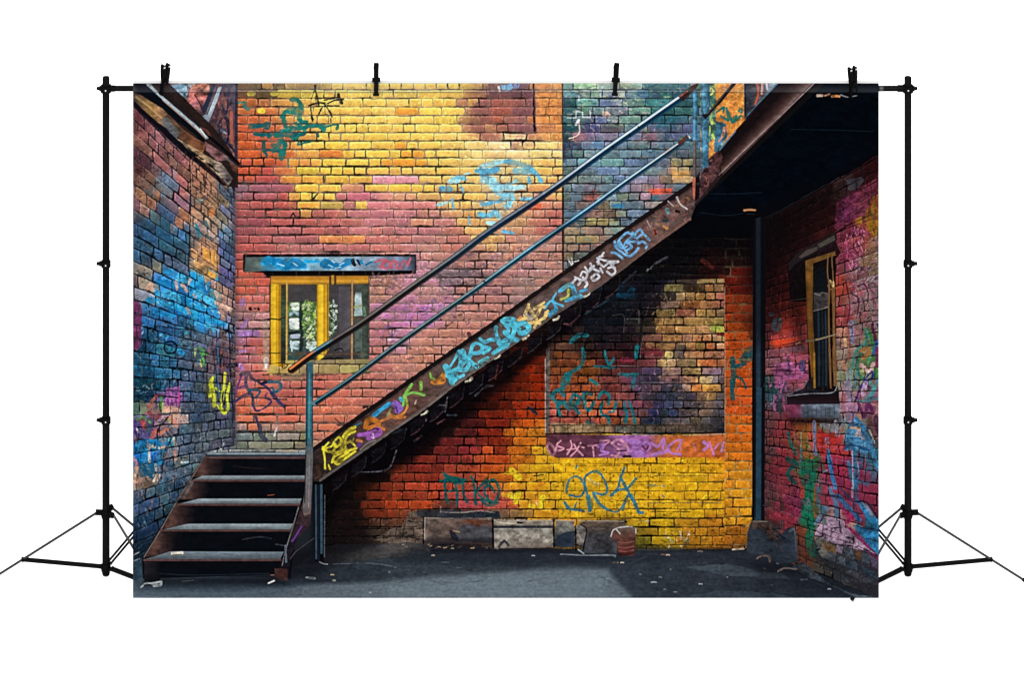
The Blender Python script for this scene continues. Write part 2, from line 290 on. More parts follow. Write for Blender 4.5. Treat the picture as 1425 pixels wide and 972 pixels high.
for q, w in ((D2(320, 10, 380, 15), 5), (D2(600, 0, 650, 20, 700, 5), 8), (D2(680, 70, 780, 75, 960, 70), 7), (D2(700, 100, 760, 130, 860, 130), 5), (D2(220, 80, 300, 85), 6), (D2(800, 160, 860, 170, 820, 240), 8), (D2(590, 220, 650, 215, 760, 190), 5), (D2(570, 310, 640, 330, 690, 300), 7), (D2(720, 290, 740, 340), 6), (D2(640, 390, 690, 400), 7), (D2(150, 230, 220, 220, 300, 200), 3), (D2(940, 180, 1040, 170), 4), (D2(470, 340, 480, 400), 3), (D2(320, 180, 330, 260), 4), (D2(780, 470, 860, 480), 5), (D2(400, 50, 420, 110), 2.2)):
    stroke(q, w*1.2, LB[int(q[0][1]*3) % 4], rough=1.2, op=1)
dabs([(585, 240), (760, 240), (770, 300), (700, 330), (600, 300)], 70, [(110, 185, 215), (90, 120, 140), (180, 170, 150), (230, 180, 110), (70, 80, 95)], ln=(2, 6), w=(1, 2.6), seed=4, op=.5)
dabs([(470, 320), (600, 280), (600, 350), (470, 350)], 24, [(70, 75, 95), (120, 90, 100)], ln=(2, 6), w=(.8, 2), seed=5, op=.5)
stroke(D2(1040, 230, 1110, 230, 1110, 260, 1030, 265), 5, (225, 90, 55), rough=1)
# dark and worn right of the window, below the rail
dabs([(520, 385), (660, 350), (782, 330), (782, 378), (560, 530), (520, 520)], 640, [(85, 75, 85), (60, 52, 60), (205, 130, 115), (215, 140, 100), (150, 100, 140), (170, 110, 95), (110, 95, 105), (228, 160, 120)], ln=(2, 8), w=(.7, 2.4), seed=6, op=.68, ang=0)
dabs([(600, 378), (690, 365), (680, 395), (610, 400)], 60, [(70, 74, 82), (95, 98, 105), (50, 50, 58)], ln=(3, 9), w=(1, 3), seed=7, op=.5, ang=0)
dabs([(560, 400), (630, 395), (620, 440), (530, 480), (525, 440)], 70, [(190, 110, 190), (150, 105, 200), (205, 120, 170), (120, 100, 180)], ln=(2, 7), w=(1.5, 4), seed=8, op=.5, ang=0)
# blue panel life
dabs([(785, 118), (960, 118), (880, 175), (785, 180)], 230, [(35, 85, 105), (190, 205, 150), (70, 80, 130), (215, 190, 185), (90, 140, 110), (40, 60, 90), (120, 135, 150)], ln=(2, 8), w=(.8, 3), seed=11, op=.6, ang=10)
dabs([(880, 170), (975, 118), (975, 200), (900, 250)], 120, [(40, 110, 100), (120, 170, 110), (30, 70, 90), (95, 105, 125)], ln=(2, 8), w=(.8, 3), seed=12, op=.55)
dabs([(785, 190), (900, 190), (960, 240), (830, 360), (785, 378)], 330, [(60, 72, 82), (140, 160, 165), (95, 110, 120), (170, 130, 115), (45, 52, 60), (190, 150, 95)], ln=(2, 8), w=(.7, 2.4), seed=13, op=.5, ang=0)
stroke(E(80, 535, 130, 520, 170, 480, 165, 380), 1.6, (225, 190, 165)); stroke(E(140, 410, 165, 370), 3, (225, 235, 240)); stroke(E(165, 150, 165, 190), 2.5, (215, 225, 235))
stroke(E(60, 350, 140, 350, 140, 290, 200, 300, 200, 345, 270, 345, 265, 280), 1.2, (200, 215, 225), smooth=False)
poly(E(375, 290, 430, 290, 460, 325, 415, 352, 372, 330), (215, 180, 165), wob=1)
E2 = Z(780, 250)
poly(E2(800, 85, 1010, 78, 1005, 128, 805, 132), (222, 82, 56), tex=.08)
poly(E2(300, 80, 325, 95, 320, 140, 350, 150, 290, 215, 235, 190, 240, 145, 290, 140), (155, 88, 82), wob=1)
stroke(E2(475, 235, 560, 240), 5, (45, 125, 175), rough=1.5); poly(E2(810, 150, 890, 150, 890, 190, 810, 185), (60, 105, 120), wob=1)
for q in (285, 130, 370): stroke(E2(20, q, 200, q+4, 420, q, 640, q-10), 1.4, (22, 20, 24), rough=.6, op=.85)
poly(E2(1010, 850/1., 1180, 820, 1180, 880, 1005, 885), (200, 150, 80), op=0)
poly(E(1005, 830, 1175, 825, 1175, 880, 1005, 882), (208, 155, 82)); 
stroke([(783.3, 190), (783.3, 262)], 1.6, (60, 45, 42), op=.7)

# --- teal and black writing high on the wall
T = (18, 118, 112); T2 = (12, 92, 100); K = (38, 34, 38)
for q, w in ((B(170, 185, 215, 185, 240, 215, 255, 250), 5), (B(80, 345, 110, 300, 180, 275, 250, 265, 245, 300, 150, 300), 4.5), (B(95, 340, 110, 430, 130, 470), 4.5), (B(235, 335, 250, 380, 300, 385), 5), (B(160, 440, 215, 445, 280, 440, 330, 420, 450, 425, 460, 465), 5), (B(210, 400, 250, 430, 290, 475), 4), (B(30, 500, 110, 495, 200, 500, 280, 495), 6), (B(80, 460, 150, 465), 3.5), (B(170, 530, 210, 535, 230, 510), 4), (B(235, 560, 225, 590, 300, 570, 360, 555), 3.5), (B(80, 560, 110, 590, 100, 635), 5.5), (B(0, 600, 50, 600, 60, 560), 4.5), (B(60, 640, 75, 720, 100, 660), 4.5), (B(0, 650, 70, 640), 4), (B(135, 720, 140, 790), 2), (B(400, 490, 410, 520), 4), (B(490, 425, 580, 410, 575, 450), 3), (B(430, 440, 455, 470), 4),
          (A(1095, 420, 1150, 425, 1250, 410, 1240, 440), 5), (A(1130, 495, 1200, 505, 1270, 500, 1255, 520), 4.5), (A(1320, 500, 1361, 505), 5), (A(1210, 560, 1215, 640, 1240, 690), 3.5), (A(1230, 640, 1300, 640, 1340, 650), 3.5), (A(1040, 250, 1070, 270), 4), (A(985, 215, 1040, 210, 1040, 240), 3)):
    stroke(q, w*1.25, T if int(q[0][0]) % 3 else T2, rough=.9, op=1.2)
for q, w in ((B(380, 60, 385, 110, 415, 245), 3.4), (B(345, 180, 370, 110), 2), (B(325, 240, 400, 215, 470, 215), 2.4), (B(340, 235, 345, 300, 365, 370), 2), (B(410, 320, 440, 260, 470, 235), 2.6), (B(470, 235, 510, 290, 530, 340), 3), (B(460, 190, 540, 175, 600, 160), 2), (B(490, 220, 560, 190, 630, 180), 3), (B(590, 140, 600, 180, 620, 215), 4.5), (B(430, 215, 510, 240, 590, 240), 2.4), (B(520, 350, 522, 470), 1.4), (B(345, 330, 355, 380), 2.5), (B(455, 880, 460, 930), 2.4), (B(370, 180, 400, 130), 1.6)):
    stroke(q, w, K, rough=.6)
YL = (228, 208, 50)
for (px, py) in ((1190, 285), (1100, 130), (1305, 130)): stroke(A(px-15, py, px+15, py), 7, YL if py > 200 else (175, 158, 55), rough=.6, smooth=False)
patch(B(180, 140, 182, 140), (205, 178, 62), .8); patch(B(290, 140, 292, 140), (212, 186, 70), .8)
patch(B(214, 815, 216, 815), (214, 184, 58))
for (a, b, c, d) in ((1120, 600, 1205, 603), (1140, 285, 1205, 290), (1185, 680, 1280, 682), (1030, 755, 1105, 758), (1235, 760, 1310, 755), (460, 680, 500, 682)):
    patch(B(a+20, b, c-20, d), (246, 158, 50) if a > 500 else (228, 120, 50))
for (a, b, c, d) in ((1010, 910, 1110, 910), (1130, 912, 1220, 912)): patch(B(a+20, b, c-20, d), (236, 150, 172))
E3 = Z(380, 250)
for (a, b, c, d, k) in ((330, 75, 500, 72, 0), (950, 75, 1170, 72, 0), (1200, 70, 1361, 72, 0), (250, 155, 330, 155, 0), (430, 240, 530, 240, 1), (755, 225, 830, 228, 0), (500, 155, 570, 155, 0), (600, 150, 700, 165, 2), (860, 230, 1290, 235, 3), (590, 548, 770, 548, 4)):
    patch(E3(a, b, c, d), [(250, 198, 70), (195, 170, 75), (205, 105, 125), (222, 125, 130), (232, 140, 72)][k], .85)
for (a, b, c, d) in ((340, 190, 400, 130), (365, 180, 385, 150), (160, 330, 185, 300), (185, 305, 200, 335)): stroke(E3(a, b, c, d), 1.8, (34, 30, 36))
dabs([(330, 255), (600, 275), (600, 352), (330, 352)], 90, [(90, 70, 85), (140, 80, 90), (215, 130, 130), (60, 50, 60)], ln=(1, 5), w=(.6, 1.6), seed=31, op=.45, ang=0)
for y0, x0, x1 in ((160.5, 430, 640), (172, 440, 640), (196, 445, 640), (208, 440, 655), (243, 420, 600), (279, 330, 560), (291, 330, 560), (303, 330, 480), (315.5, 330, 470), (328, 330, 470), (243, 600, 730), (291, 600, 760)):
    P_ = [(x0+(x1-x0)*k/8., y0+random.Random(int(x0+k*7+y0)).uniform(-1, 1)) for k in range(9)]
    stroke(P_, 1.1, (48, 36, 38), rough=.9, op=.6)

# --- left wall: upright seam, tan bay, blue writing
G = Z(180, 250); H = Z(180, 390)
poly([(265, 195), (300, 225), (306, 385), (298, 391), (264, 376)], ('y', 200, (150, 88, 82), 250, (185, 122, 88), 300, (182, 140, 105), 350, (185, 128, 98), 385, (200, 140, 80)), op=.55, tex=.14, wob=1)
for q in (G(560, 50, 700, 130, 830, 250), G(560, 230, 700, 330, 800, 420), G(550, 500, 660, 560, 790, 650), G(555, 640, 700, 740, 790, 800), G(545, 760, 680, 850, 780, 910), G(650, 130, 640, 20), G(800, 250, 810, 180), G(650, 580, 650, 680), G(720, 610, 740, 760), G(690, 0, 680, 110)):
    stroke(q, 1.5, (52, 30, 34), rough=.8, op=.9)
poly(G(700, 290, 750, 240, 780, 290, 740, 350), (215, 120, 60), wob=1); stroke(G(600, 400, 630, 500), 6, (20, 128, 160), rough=1); poly(G(650, 380, 700, 370, 730, 450), (70, 105, 110), wob=1)
stroke(G(620, 190, 655, 195), 4, (140, 165, 150), rough=1); stroke(G(690, 500, 760, 545), 3, (50, 90, 100), rough=1)
poly(G(665, 600, 720, 640, 725, 740, 665, 700), (240, 158, 60), wob=.6); poly(G(735, 620, 785, 650, 785, 790, 740, 760), (238, 160, 70), wob=.6); poly(G(720, 820, 778, 850, 775, 895, 700, 860), (245, 168, 62), wob=.6)
dabs([(265, 260), (300, 270), (305, 340), (270, 330)], 60, [(210, 160, 110), (150, 105, 80), (120, 110, 105), (200, 130, 90), (80, 60, 60)], ln=(2, 6), w=(1, 2.6), seed=14, op=.6)
stroke([(264.5, 215), (265, 300), (263.5, 345), (262, 378)], 2, (24, 22, 38), rough=.5)
dabs([(190, 330), (262, 350), (262, 385), (190, 385)], 60, [(30, 55, 78), (75, 110, 135), (95, 118, 135), (20, 40, 60)], ln=(3, 9), w=(1, 2.4), seed=15, op=.55, ang=28)
CY = [(20, 150, 212), (30, 165, 222), (15, 130, 195), (60, 180, 225)]
for q, w in ((H(270, 20, 330, 30, 380, 50), 10), (H(230, 100, 250, 120), 8), (H(170, 180, 205, 180), 9), (H(330, 120, 420, 150, 440, 190), 11), (H(250, 190, 330, 220, 440, 250, 510, 285), 8), (H(440, 0, 520, 10), 8), (H(560, 10, 580, 60, 640, 20, 650, 90), 5), (H(600, 110, 680, 160, 740, 190), 10), (H(540, 210, 600, 230, 690, 260), 9), (H(560, 290, 620, 320), 9), (H(660, 20, 700, 100, 720, 20), 4.5), (H(680, 330, 720, 370), 8), (H(760, 370, 850, 400), 9), (H(700, 400, 760, 440), 8), (H(460, 60, 560, 90, 600, 60), 5), (H(500, 150, 540, 200), 6), (H(720, 200, 780, 240), 7), (H(240, 280, 310, 310, 400, 330), 8), (H(280, 490, 330, 510), 6), (H(430, 620, 480, 660), 7), (H(480, 440, 510, 470), 5), (H(270, 880, 310, 900), 5), (G(330, 830, 370, 835), 5), (G(440, 890, 520, 895), 8)):
    stroke(q, w, CY[int(q[0][0]+q[0][1]) % 4], rough=1.2, tex=.16, op=.92)
for q in (H(270, 200, 330, 240, 420, 270), H(400, 150, 460, 200, 520, 250), H(560, 60, 620, 110), H(600, 170, 680, 200, 720, 250), H(280, 180, 300, 150)): stroke(q, 1.1, (10, 70, 115), op=.8)
for q in (H(250, 200, 270, 205), H(575, 205, 595, 225), H(740, 270, 760, 290), H(630, 180, 700, 250), H(690, 50, 700, 90)): stroke(q, 1, (205, 235, 248), op=.8)
for q, w in ((H(150, 90, 190, 40, 210, 90), 7), (H(420, 0, 430, 80), 4), (H(480, 40, 520, 100), 6), (H(530, 40, 550, 0), 4), (H(580, 130, 600, 160), 4), (H(520, 250, 540, 300), 4), (H(790, 200, 830, 230), 7), (H(865, 240, 910, 260), 7), (H(780, 110, 800, 150), 6), (H(830, 140, 850, 180), 5), (H(820, 290, 860, 320), 6)):
    stroke(q, w, [(222, 175, 145), (235, 180, 150), (210, 160, 135)][int(q[0][0]) % 3], rough=1, op=.9)
dabs([(190, 430), (262, 440), (290, 520), (262, 620), (190, 570)], 420, [(10, 45, 70), (30, 95, 135), (15, 130, 185), (100, 140, 160), (60, 85, 105), (12, 60, 90), (135, 160, 175)], ln=(2, 8), w=(.8, 2.8), seed=16, op=.65)
dabs([(262, 440), (300, 470), (300, 620), (262, 640)], 170, [(60, 72, 90), (110, 115, 128), (80, 90, 108), (40, 46, 60)], ln=(3, 9), w=(1, 3), seed=17, op=.5, ang=80)
for k, yy in enumerate((455, 478, 500, 525, 548)): stroke([(186, yy-6+k*2.5), (225, yy+k), (262, yy+4)], 1.7, (8, 22, 38), rough=.8, op=.85)
poly([(183, 418), (194, 420), (198, 430), (196, 480), (191, 488), (183, 484)], (105, 42, 85), tex=.1, wob=.6)
stroke(H(325, 560, 315, 620, 350, 660, 410, 650, 425, 590, 380, 555, 325, 565), 2.4, (8, 25, 45))
P1 = Z(180, 530)
poly([(231, 541), (250, 539), (249, 566), (230, 567)], (180, 92, 168), wob=.8); stroke([(231, 552), (250, 554)], 2, (40, 15, 40)); 
for x_ in (234, 239, 245): stroke([(x_, 541), (x_+1.5, 550)], 1.6, (95, 85, 160)); stroke([(x_, 557), (x_+1, 565)], 1.4, (90, 40, 110))
stroke([(249, 540), (249, 566)], 1.8, (215, 60, 150))
for q, w, c in ((P1(180, 240, 210, 180, 240, 150), 4.5, (165, 78, 62)), (P1(240, 125, 300, 130), 2.5, (110, 40, 55)), (P1(290, 160, 290, 270), 3.5, (70, 150, 60)), (P1(305, 180, 300, 280), 3, (185, 175, 110)), (P1(270, 180, 275, 250, 290, 300), 2, (20, 90, 60)), (P1(330, 260, 430, 270, 400, 310), 9, (222, 165, 135)), (P1(370, 340, 430, 400), 6, (215, 130, 110)), (P1(180, 290, 230, 340, 270, 310), 6, (130, 55, 65)), (P1(100, 300, 130, 260, 110, 200), 6, (110, 135, 100)), (P1(120, 370, 140, 420), 6, (205, 70, 55)), (P1(45, 380, 50, 480, 40, 540), 6, (70, 45, 120)), (P1(60, 420, 80, 460), 3, (190, 180, 220)), (P1(200, 520, 240, 450), 6, (195, 90, 75)), (P1(280, 480, 340, 440), 6, (200, 110, 85)), (P1(250, 530, 260, 440, 350, 330), 2, (20, 18, 30)), (P1(75, 350, 130, 330, 190, 380), 3, (90, 150, 60)), (P1(350, 350, 400, 420), 1.6, (150, 195, 70)), (P1(150, 400, 170, 470, 190, 420), 3, (60, 95, 80))):
    stroke(q, w, c, rough=.9)
for q, w, c in ((P1(60, 590, 140, 550, 230, 560, 310, 590, 350, 570), 7, (15, 120, 185)), (P1(160, 560, 150, 700, 120, 720), 9, (20, 130, 190)), (P1(220, 600, 300, 620, 290, 700, 250, 770), 7, (25, 130, 185)), (P1(100, 740, 160, 830, 210, 880), 5, (12, 85, 125)), (P1(170, 620, 190, 590, 230, 600), 3.4, (222, 190, 150)), (P1(180, 650, 180, 730), 4, (205, 190, 165)), (P1(270, 610, 340, 600), 4, (228, 165, 120)), (P1(235, 760, 240, 810), 3, (190, 165, 150)), (P1(220, 910, 240, 850), 3.4, (205, 175, 150)), (P1(255, 900, 275, 850), 3.4, (210, 165, 140)), (P1(60, 790, 40, 860, 60, 910), 7, (225, 160, 125)), (P1(30, 640, 60, 600), 5, (15, 90, 140)), (P1(90, 880, 110, 940), 5, (160, 120, 110)), (P1(410, 640, 420, 720), 5, (175, 125, 115)), (P1(40, 700, 70, 760), 4, (190, 120, 115)), (P1(330, 620, 300, 760, 290, 880), 3, (28, 40, 60)), (P1(380, 520, 330, 620), 3, (24, 34, 50)), (P1(470, 700, 520, 695), 4, (15, 18, 26)), (P1(470, 740, 530, 735), 4, (170, 175, 172)), (P1(400, 520, 420, 590), 4, (165, 150, 135)), (P1(440, 440, 440, 480, 400, 490), 3, (12, 12, 20)), (P1(800, 580, 830, 620, 850, 570), 1.6, (205, 205, 205))):
    stroke(q, w, c, rough=.9)
dabs([(186, 600), (262, 600), (262, 660), (220, 720), (186, 740)], 260, [(20, 50, 75), (95, 125, 145), (45, 80, 110), (150, 130, 130), (12, 30, 48), (15, 120, 175), (170, 125, 110)], ln=(2, 8), w=(.8, 2.6), seed=18, op=.55, ang=75)
dabs([(186, 690), (232, 690), (215, 745), (186, 795)], 60, [(15, 32, 48), (50, 80, 105), (75, 100, 120)], ln=(3, 9), w=(1, 3), seed=19, op=.5, ang=-25)
shade([(183, 740), (212, 740), (203, 800), (183, 806)], .35, 8, (.03, .08, .12))
dabs([(262, 600), (325, 600), (290, 632), (262, 668)], 120, [(110, 118, 128), (50, 56, 68), (80, 90, 102), (150, 150, 150)], ln=(2, 8), w=(.8, 2.2), seed=20, op=.55)
poly([(270, 672), (288, 632), (289, 640), (268, 684)], (120, 130, 140), op=.6, wob=1)
# green, lime, dark scribble near the inner corner
for q, w in ((H(620, 610, 670, 640, 650, 690), 3), (H(640, 660, 700, 670), 3), (H(660, 700, 680, 760), 3), (H(600, 620, 590, 690), 2.6), (H(640, 720, 650, 780), 2.4)): stroke(q, w, (75, 165, 60) if w > 2.7 else (165, 180, 90), rough=.8)
LM = (205, 210, 30); P2 = Z(185, 380, 3.74)
for q, w in ((P2(415, 545, 395, 600, 400, 640), 5), (P2(410, 580, 420, 640, 425, 690), 5.5), (P2(480, 525, 475, 580, 465, 650, 458, 700), 4.5), (P2(505, 575, 490, 640, 495, 700, 475, 735, 455, 690), 4), (P2(430, 600, 460, 620, 480, 600), 3), (P2(440, 690, 470, 735), 3)): stroke(q, w, LM, rough=.7)
for q, w in ((P2(470, 620, 465, 660, 475, 690, 480, 650), 2.4), (P2(440, 560, 445, 640), 1.6), (P2(500, 310, 505, 400, 508, 560, 520, 700, 518, 780), 2.4), (P2(415, 400, 430, 500), 1.5), (P2(435, 300, 438, 470), 1.5), (P2(520, 310, 516, 440), 1.4), (P2(450, 330, 515, 340), 1.2), (P2(440, 470, 515, 478), 1.2), (P2(385, 520, 388, 680), 1.6), (P2(450, 400, 455, 470, 470, 400), 1.4), (P2(340, 740, 385, 720, 440, 740), 1.8), (P2(390, 780, 440, 765), 3), (P2(510, 480, 540, 480), 7)): stroke(q, w, (28, 28, 44), rough=.5)
for q in (P2(441, 370, 442, 520, 445, 640), P2(446, 430, 446, 470)): stroke(q, 1.8, (50, 110, 150))
dabs([(288, 455), (325, 470), (325, 520), (288, 515)], 70, [(205, 90, 65), (60, 55, 80), (150, 110, 150), (45, 40, 60), (110, 120, 150)], ln=(2, 7), w=(.8, 2), seed=22, op=.7)
dabs([(322, 440), (335, 440), (338, 500), (322, 560)], 40, [(115, 110, 120), (85, 80, 100), (150, 140, 140)], ln=(2, 7), w=(1, 3), seed=23, op=.6)
shade([(322, 200), (330, 200), (333, 620), (322, 620)], .28, 4, (.12, .11, .15))
# purple patches
for q, w in ((P2(570, 145, 570, 155), 8), (P2(590, 250, 565, 290), 7), (P2(560, 320, 610, 315, 650, 318), 7), (P2(560, 410, 590, 405), 5), (P2(560, 480, 565, 500), 7)): stroke(q, w, (150, 105, 178), rough=1.2, op=.85)
for q, w in ((P2(610, 185, 612, 190), 3.6), (P2(652, 185, 655, 190), 2.6), (P2(630, 185, 640, 186), 1.4)): stroke(q, w, (20, 16, 22))
# navy figure left of the post
NV = (44, 46, 96); TB = (32, 78, 108)
for q, w, c in ((P2(565, 535, 545, 590, 530, 640), 3, (92, 45, 105)), (P2(530, 605, 580, 590), 3, (92, 45, 105)), (P2(560, 530, 600, 520, 620, 550, 660, 570), 4, (32, 50, 80)), (P2(590, 530, 590, 590, 620, 640, 625, 690), 4, (28, 60, 95)), (P2(530, 670, 570, 645, 600, 630), 4, NV), (P2(600, 610, 660, 615, 640, 650), 3.2, TB), (P2(660, 575, 700, 600, 740, 650, 785, 695), 5, NV), (P2(700, 570, 760, 570, 770, 600, 740, 620, 725, 600), 4.2, (28, 92, 120)), (P2(625, 690, 645, 720, 690, 700, 720, 670, 690, 650), 3, NV), (P2(640, 750, 655, 800), 4, NV), (P2(660, 800, 665, 840, 690, 870), 6, (42, 48, 85)), (P2(620, 650, 720, 655, 800, 660), 1.8, (24, 22, 40)), (P2(750, 800, 735, 850), 2.2, (200, 200, 215)), (P2(670, 580, 690, 570), 6, (30, 30, 60)), (P2(690, 640, 700, 620), 2, NV)):
    stroke(q, w, c, rough=.5)
# --- window in the back wall
poly([(338, 355), (579, 354), (580, 377), (514, 379), (514, 386), (372, 386), (366, 380), (338, 378)], (22, 20, 24), tex=.02)
poly([(342, 358), (578, 357), (577.5, 376.5), (368, 377), (340, 379)], ('x', 340, (66, 80, 80), 360, (98, 114, 108), 372, (50, 128, 170), 400, (92, 156, 186), 470, (140, 176, 196), 520, (130, 152, 176), 560, (110, 122, 150), 578, (52, 60, 74)), tex=.1, id=8)
W1 = Z(380, 250)
for q, w in ((W1(-90, 760, -40, 720, 30, 770, 90, 790), 9), (W1(0, 730, 60, 740, 140, 770, 200, 740, 290, 790), 9), (W1(120, 800, 200, 780, 280, 800), 7), (W1(290, 740, 400, 740), 6), (W1(450, 760, 480, 740, 540, 770, 600, 780, 680, 740), 9), (W1(470, 790, 560, 790), 5), (W1(780, 740, 800, 750), 5), (W1(840, 770, 890, 740), 2.4)): stroke(q, w, CY[int(q[0][0]) % 3], rough=1.3, tex=.18)
for q in (W1(180, 750, 220, 780), W1(500, 770, 540, 790), W1(530, 730, 550, 750), W1(40, 760, 100, 780), W1(600, 770, 640, 750), W1(560, 800, 610, 790)): stroke(q, 1.4, (170, 215, 235))
for q, w in ((W1(720, 730, 735, 775), 5), (W1(760, 730, 785, 770), 3)): stroke(q, w, (28, 26, 34), rough=.8)
PK = (205, 90, 108)
for q, w in ((W1(930, 740, 990, 720, 1020, 740, 960, 790), 3.4), (W1(980, 800, 990, 750, 1050, 740, 1040, 800, 990, 795), 3.6), (W1(1070, 800, 1080, 740, 1120, 750, 1110, 800), 3.6), (W1(1120, 800, 1160, 800, 1160, 750, 1200, 740, 1210, 780, 1240, 710), 2.6)): stroke(q, w, PK, rough=.4)
stroke([(340, 355.5), (460, 354.5), (578, 355)], 2.4, (10, 8, 12), rough=.6)
poly([(365, 377.5), (579, 377), (579, 381), (514, 384.5), (372, 384)], (14, 11, 13), tex=.02)
poly([(519, 381), (580, 379), (580, 402), (519, 402)], (175, 115, 100), op=.0)
dabs([(516, 383), (578, 381), (560, 400), (516, 420)], 70, [(215, 150, 115), (110, 95, 105), (150, 100, 110), (225, 130, 120), (90, 80, 90)], ln=(2, 7), w=(1.2, 3), seed=24, op=.6)
GL = [(376, 384), (513, 384), (513, 507), (376, 516)]
poly(GL, ('y', 384, (62, 60, 60), 430, (72, 68, 72), 480, (66, 66, 68), 507, (52, 50, 52)), tex=.05, id=7)
g1 = Z(340, 370)
poly(g1(335, 180, 372, 180, 372, 860, 335, 860), ('y', 395, (50, 46, 36), 425, (60, 90, 60), 470, (46, 60, 48), 500, (40, 40, 32)), tex=.15)
poly(g1(396, 330, 655, 325, 655, 860, 396, 860), ('y', 420, (110, 145, 70), 440, (70, 95, 70), 470, (60, 80, 66), 500, (58, 74, 68)), tex=.2, wob=1)
for q, w, c in ((g1(430, 350, 480, 350, 480, 390, 440, 385), 5, (225, 240, 220)), (g1(415, 440, 450, 420, 490, 440), 4, (150, 185, 200)), (g1(420, 490, 480, 488), 5, (235, 240, 235)), (g1(424, 520, 482, 522), 6, (226, 234, 226)), (g1(426, 552, 478, 556), 6, (214, 226, 214)), (g1(425, 492, 425, 560), 3, (200, 215, 205)), (g1(428, 700, 482, 698), 6, (200, 228, 230)), (g1(430, 735, 480, 738), 6, (186, 216, 220)), (g1(430, 640, 490, 635), 6, (160, 170, 190)), (g1(420, 680, 430, 770), 3, (190, 215, 225)), (g1(410, 610, 490, 600), 4, (24, 34, 40)), (g1(410, 830, 430, 850, 490, 840), 8, (45, 75, 72)), (g1(515, 340, 510, 500, 520, 650, 510, 760), 5, (30, 45, 42)), (g1(575, 705, 640, 700), 5, (215, 232, 215)), (g1(570, 735, 640, 745), 5, (180, 205, 190)), (g1(600, 760, 640, 700), 5, (190, 215, 200)), (g1(540, 740, 550, 800), 4, (70, 80, 90))): stroke(q, w, c, rough=.7)
dabs(g1(520, 335, 650, 335, 650, 680, 560, 680, 530, 500), 150, [(215, 230, 170), (165, 205, 80), (110, 150, 60), (235, 240, 205), (60, 90, 50), (190, 215, 90), (90, 130, 70)], ln=(1.5, 5), w=(1, 3), seed=25, op=.9)
poly(g1(765, 325, 815, 330, 838, 380, 840, 500, 825, 590, 790, 650, 765, 690), (60, 80, 66), tex=.2, wob=.6)
dabs(g1(768, 330, 810, 335, 832, 400, 830, 580, 768, 660), 70, [(225, 235, 220), (30, 45, 40), (150, 185, 90), (240, 240, 240), (90, 120, 80)], ln=(1.5, 5), w=(.8, 2.2), seed=26, op=.9)
poly(g1(765, 185, 955, 185, 955, 840, 765, 830), (78, 74, 80), op=.0)
poly(g1(850, 190, 955, 190, 955, 740, 860, 790), ('x', 472, (88, 82, 90), 480, (80, 76, 82), 487, (92, 88, 92)), tex=.05, op=.8)
poly(g1(985, 170, 1118, 170, 1118, 860, 985, 800), ('x', 491, (60, 60, 56), 503, (74, 82, 74), 512, (52, 66, 56)), tex=.12)
poly(g1(1000, 235, 1055, 235, 1065, 450, 990, 455), ('y', 405, (90, 90, 90), 412, (175, 195, 195), 440, (165, 190, 190)), tex=.08, wob=.5)
stroke(g1(990, 375, 1060, 360), 2, (160, 165, 60)); stroke(g1(1080, 380, 1090, 450), 4, (100, 130, 95), rough=1); poly(g1(990, 590, 1060, 560, 1060, 760, 1000, 780), (95, 120, 110), op=.6, tex=.12)
FR = (205, 148, 22); FD = (150, 98, 18)
poly([(377, 384.5), (458, 384.5), (458, 396), (377, 396)], ('y', 384, (165, 105, 25), 390, (190, 125, 25), 391, (215, 152, 35), 396, (150, 100, 25)), id=6, tex=.04)
poly([(468, 384), (513, 384), (513, 395), (468, 396)], ('y', 384, (165, 105, 25), 390, (195, 130, 25), 391, (215, 152, 35), 396, (130, 88, 25)), id=6, tex=.04)
poly([(458.5, 383), (467, 383), (467, 396), (459, 396)], (70, 42, 18), id=6); stroke([(463, 385), (463, 394)], 4, (170, 115, 30))
poly([(377, 395), (391, 396), (390.5, 505), (397, 505), (398, 516), (376, 516)], ('x', 376, (205, 150, 20), 382, (232, 185, 28), 386, (215, 160, 15), 389, (165, 112, 12), 398, (170, 120, 20)), id=6, tex=.05)
for x_ in (385.2, 388.5): stroke([(x_, 398), (x_-.5, 505)], .7, (150, 100, 12))
stroke([(399.5, 394), (399, 505)], 2.4, ('x', 398, (215, 175, 80), 401, (150, 105, 30)), id=6)
poly([(441, 396), (457.5, 396), (457.5, 487), (447, 502), (440.5, 502)], ('x', 441, (170, 115, 14), 444, (228, 180, 22), 449, (236, 192, 40), 451, (185, 125, 12), 454, (215, 160, 25), 456, (120, 80, 12), 458, (225, 175, 40)), id=6, tex=.05)
stroke([(490, 391), (489.5, 505)], 2.4, ('x', 488, (140, 95, 50), 491, (190, 140, 90)), id=6)
stroke([(375.5, 396), (376, 516)], 1.6, (40, 26, 18)); stroke([(513.5, 384), (513.5, 500)], 1.4, (70, 62, 60))
for q, w in ((g1(180, 490, 240, 480, 325, 487), 2), (g1(165, 785, 250, 790, 320, 790), 1.2), (g1(225, 885, 300, 880, 370, 875), 1.3), (g1(320, 475, 370, 470), 1)): stroke(q, w, (20, 14, 14))
for q in (g1(380, 795, 560, 792, 700, 800, 960, 795, 1100, 797), g1(960, 470, 1060, 475), g1(500, 800, 490, 840)): stroke(q, 1.2, (120, 72, 48), rough=.3)
for q, w in ((g1(820, 760, 870, 750, 900, 775), 2), (g1(700, 850, 780, 840, 880, 845), 4), (g1(790, 860, 800, 850), 4)): stroke(q, w, (22, 18, 24), rough=1)
bricks([(397, 502), (514, 500), (514, 519), (372, 522), (376, 508), (397, 512)], field(swatches('400 510 190 160 80;440 510 180 155 105;490 512 170 150 90;420 515 120 110 80')), 'flat', 77, v0=507, bw=14, ch=14, gap=.8, md=.8, dark=(50, 40, 30), id=9)
stroke([(366, 522), (420, 523), (514, 519)], 2.2, (75, 65, 58), rough=.7, op=.9)
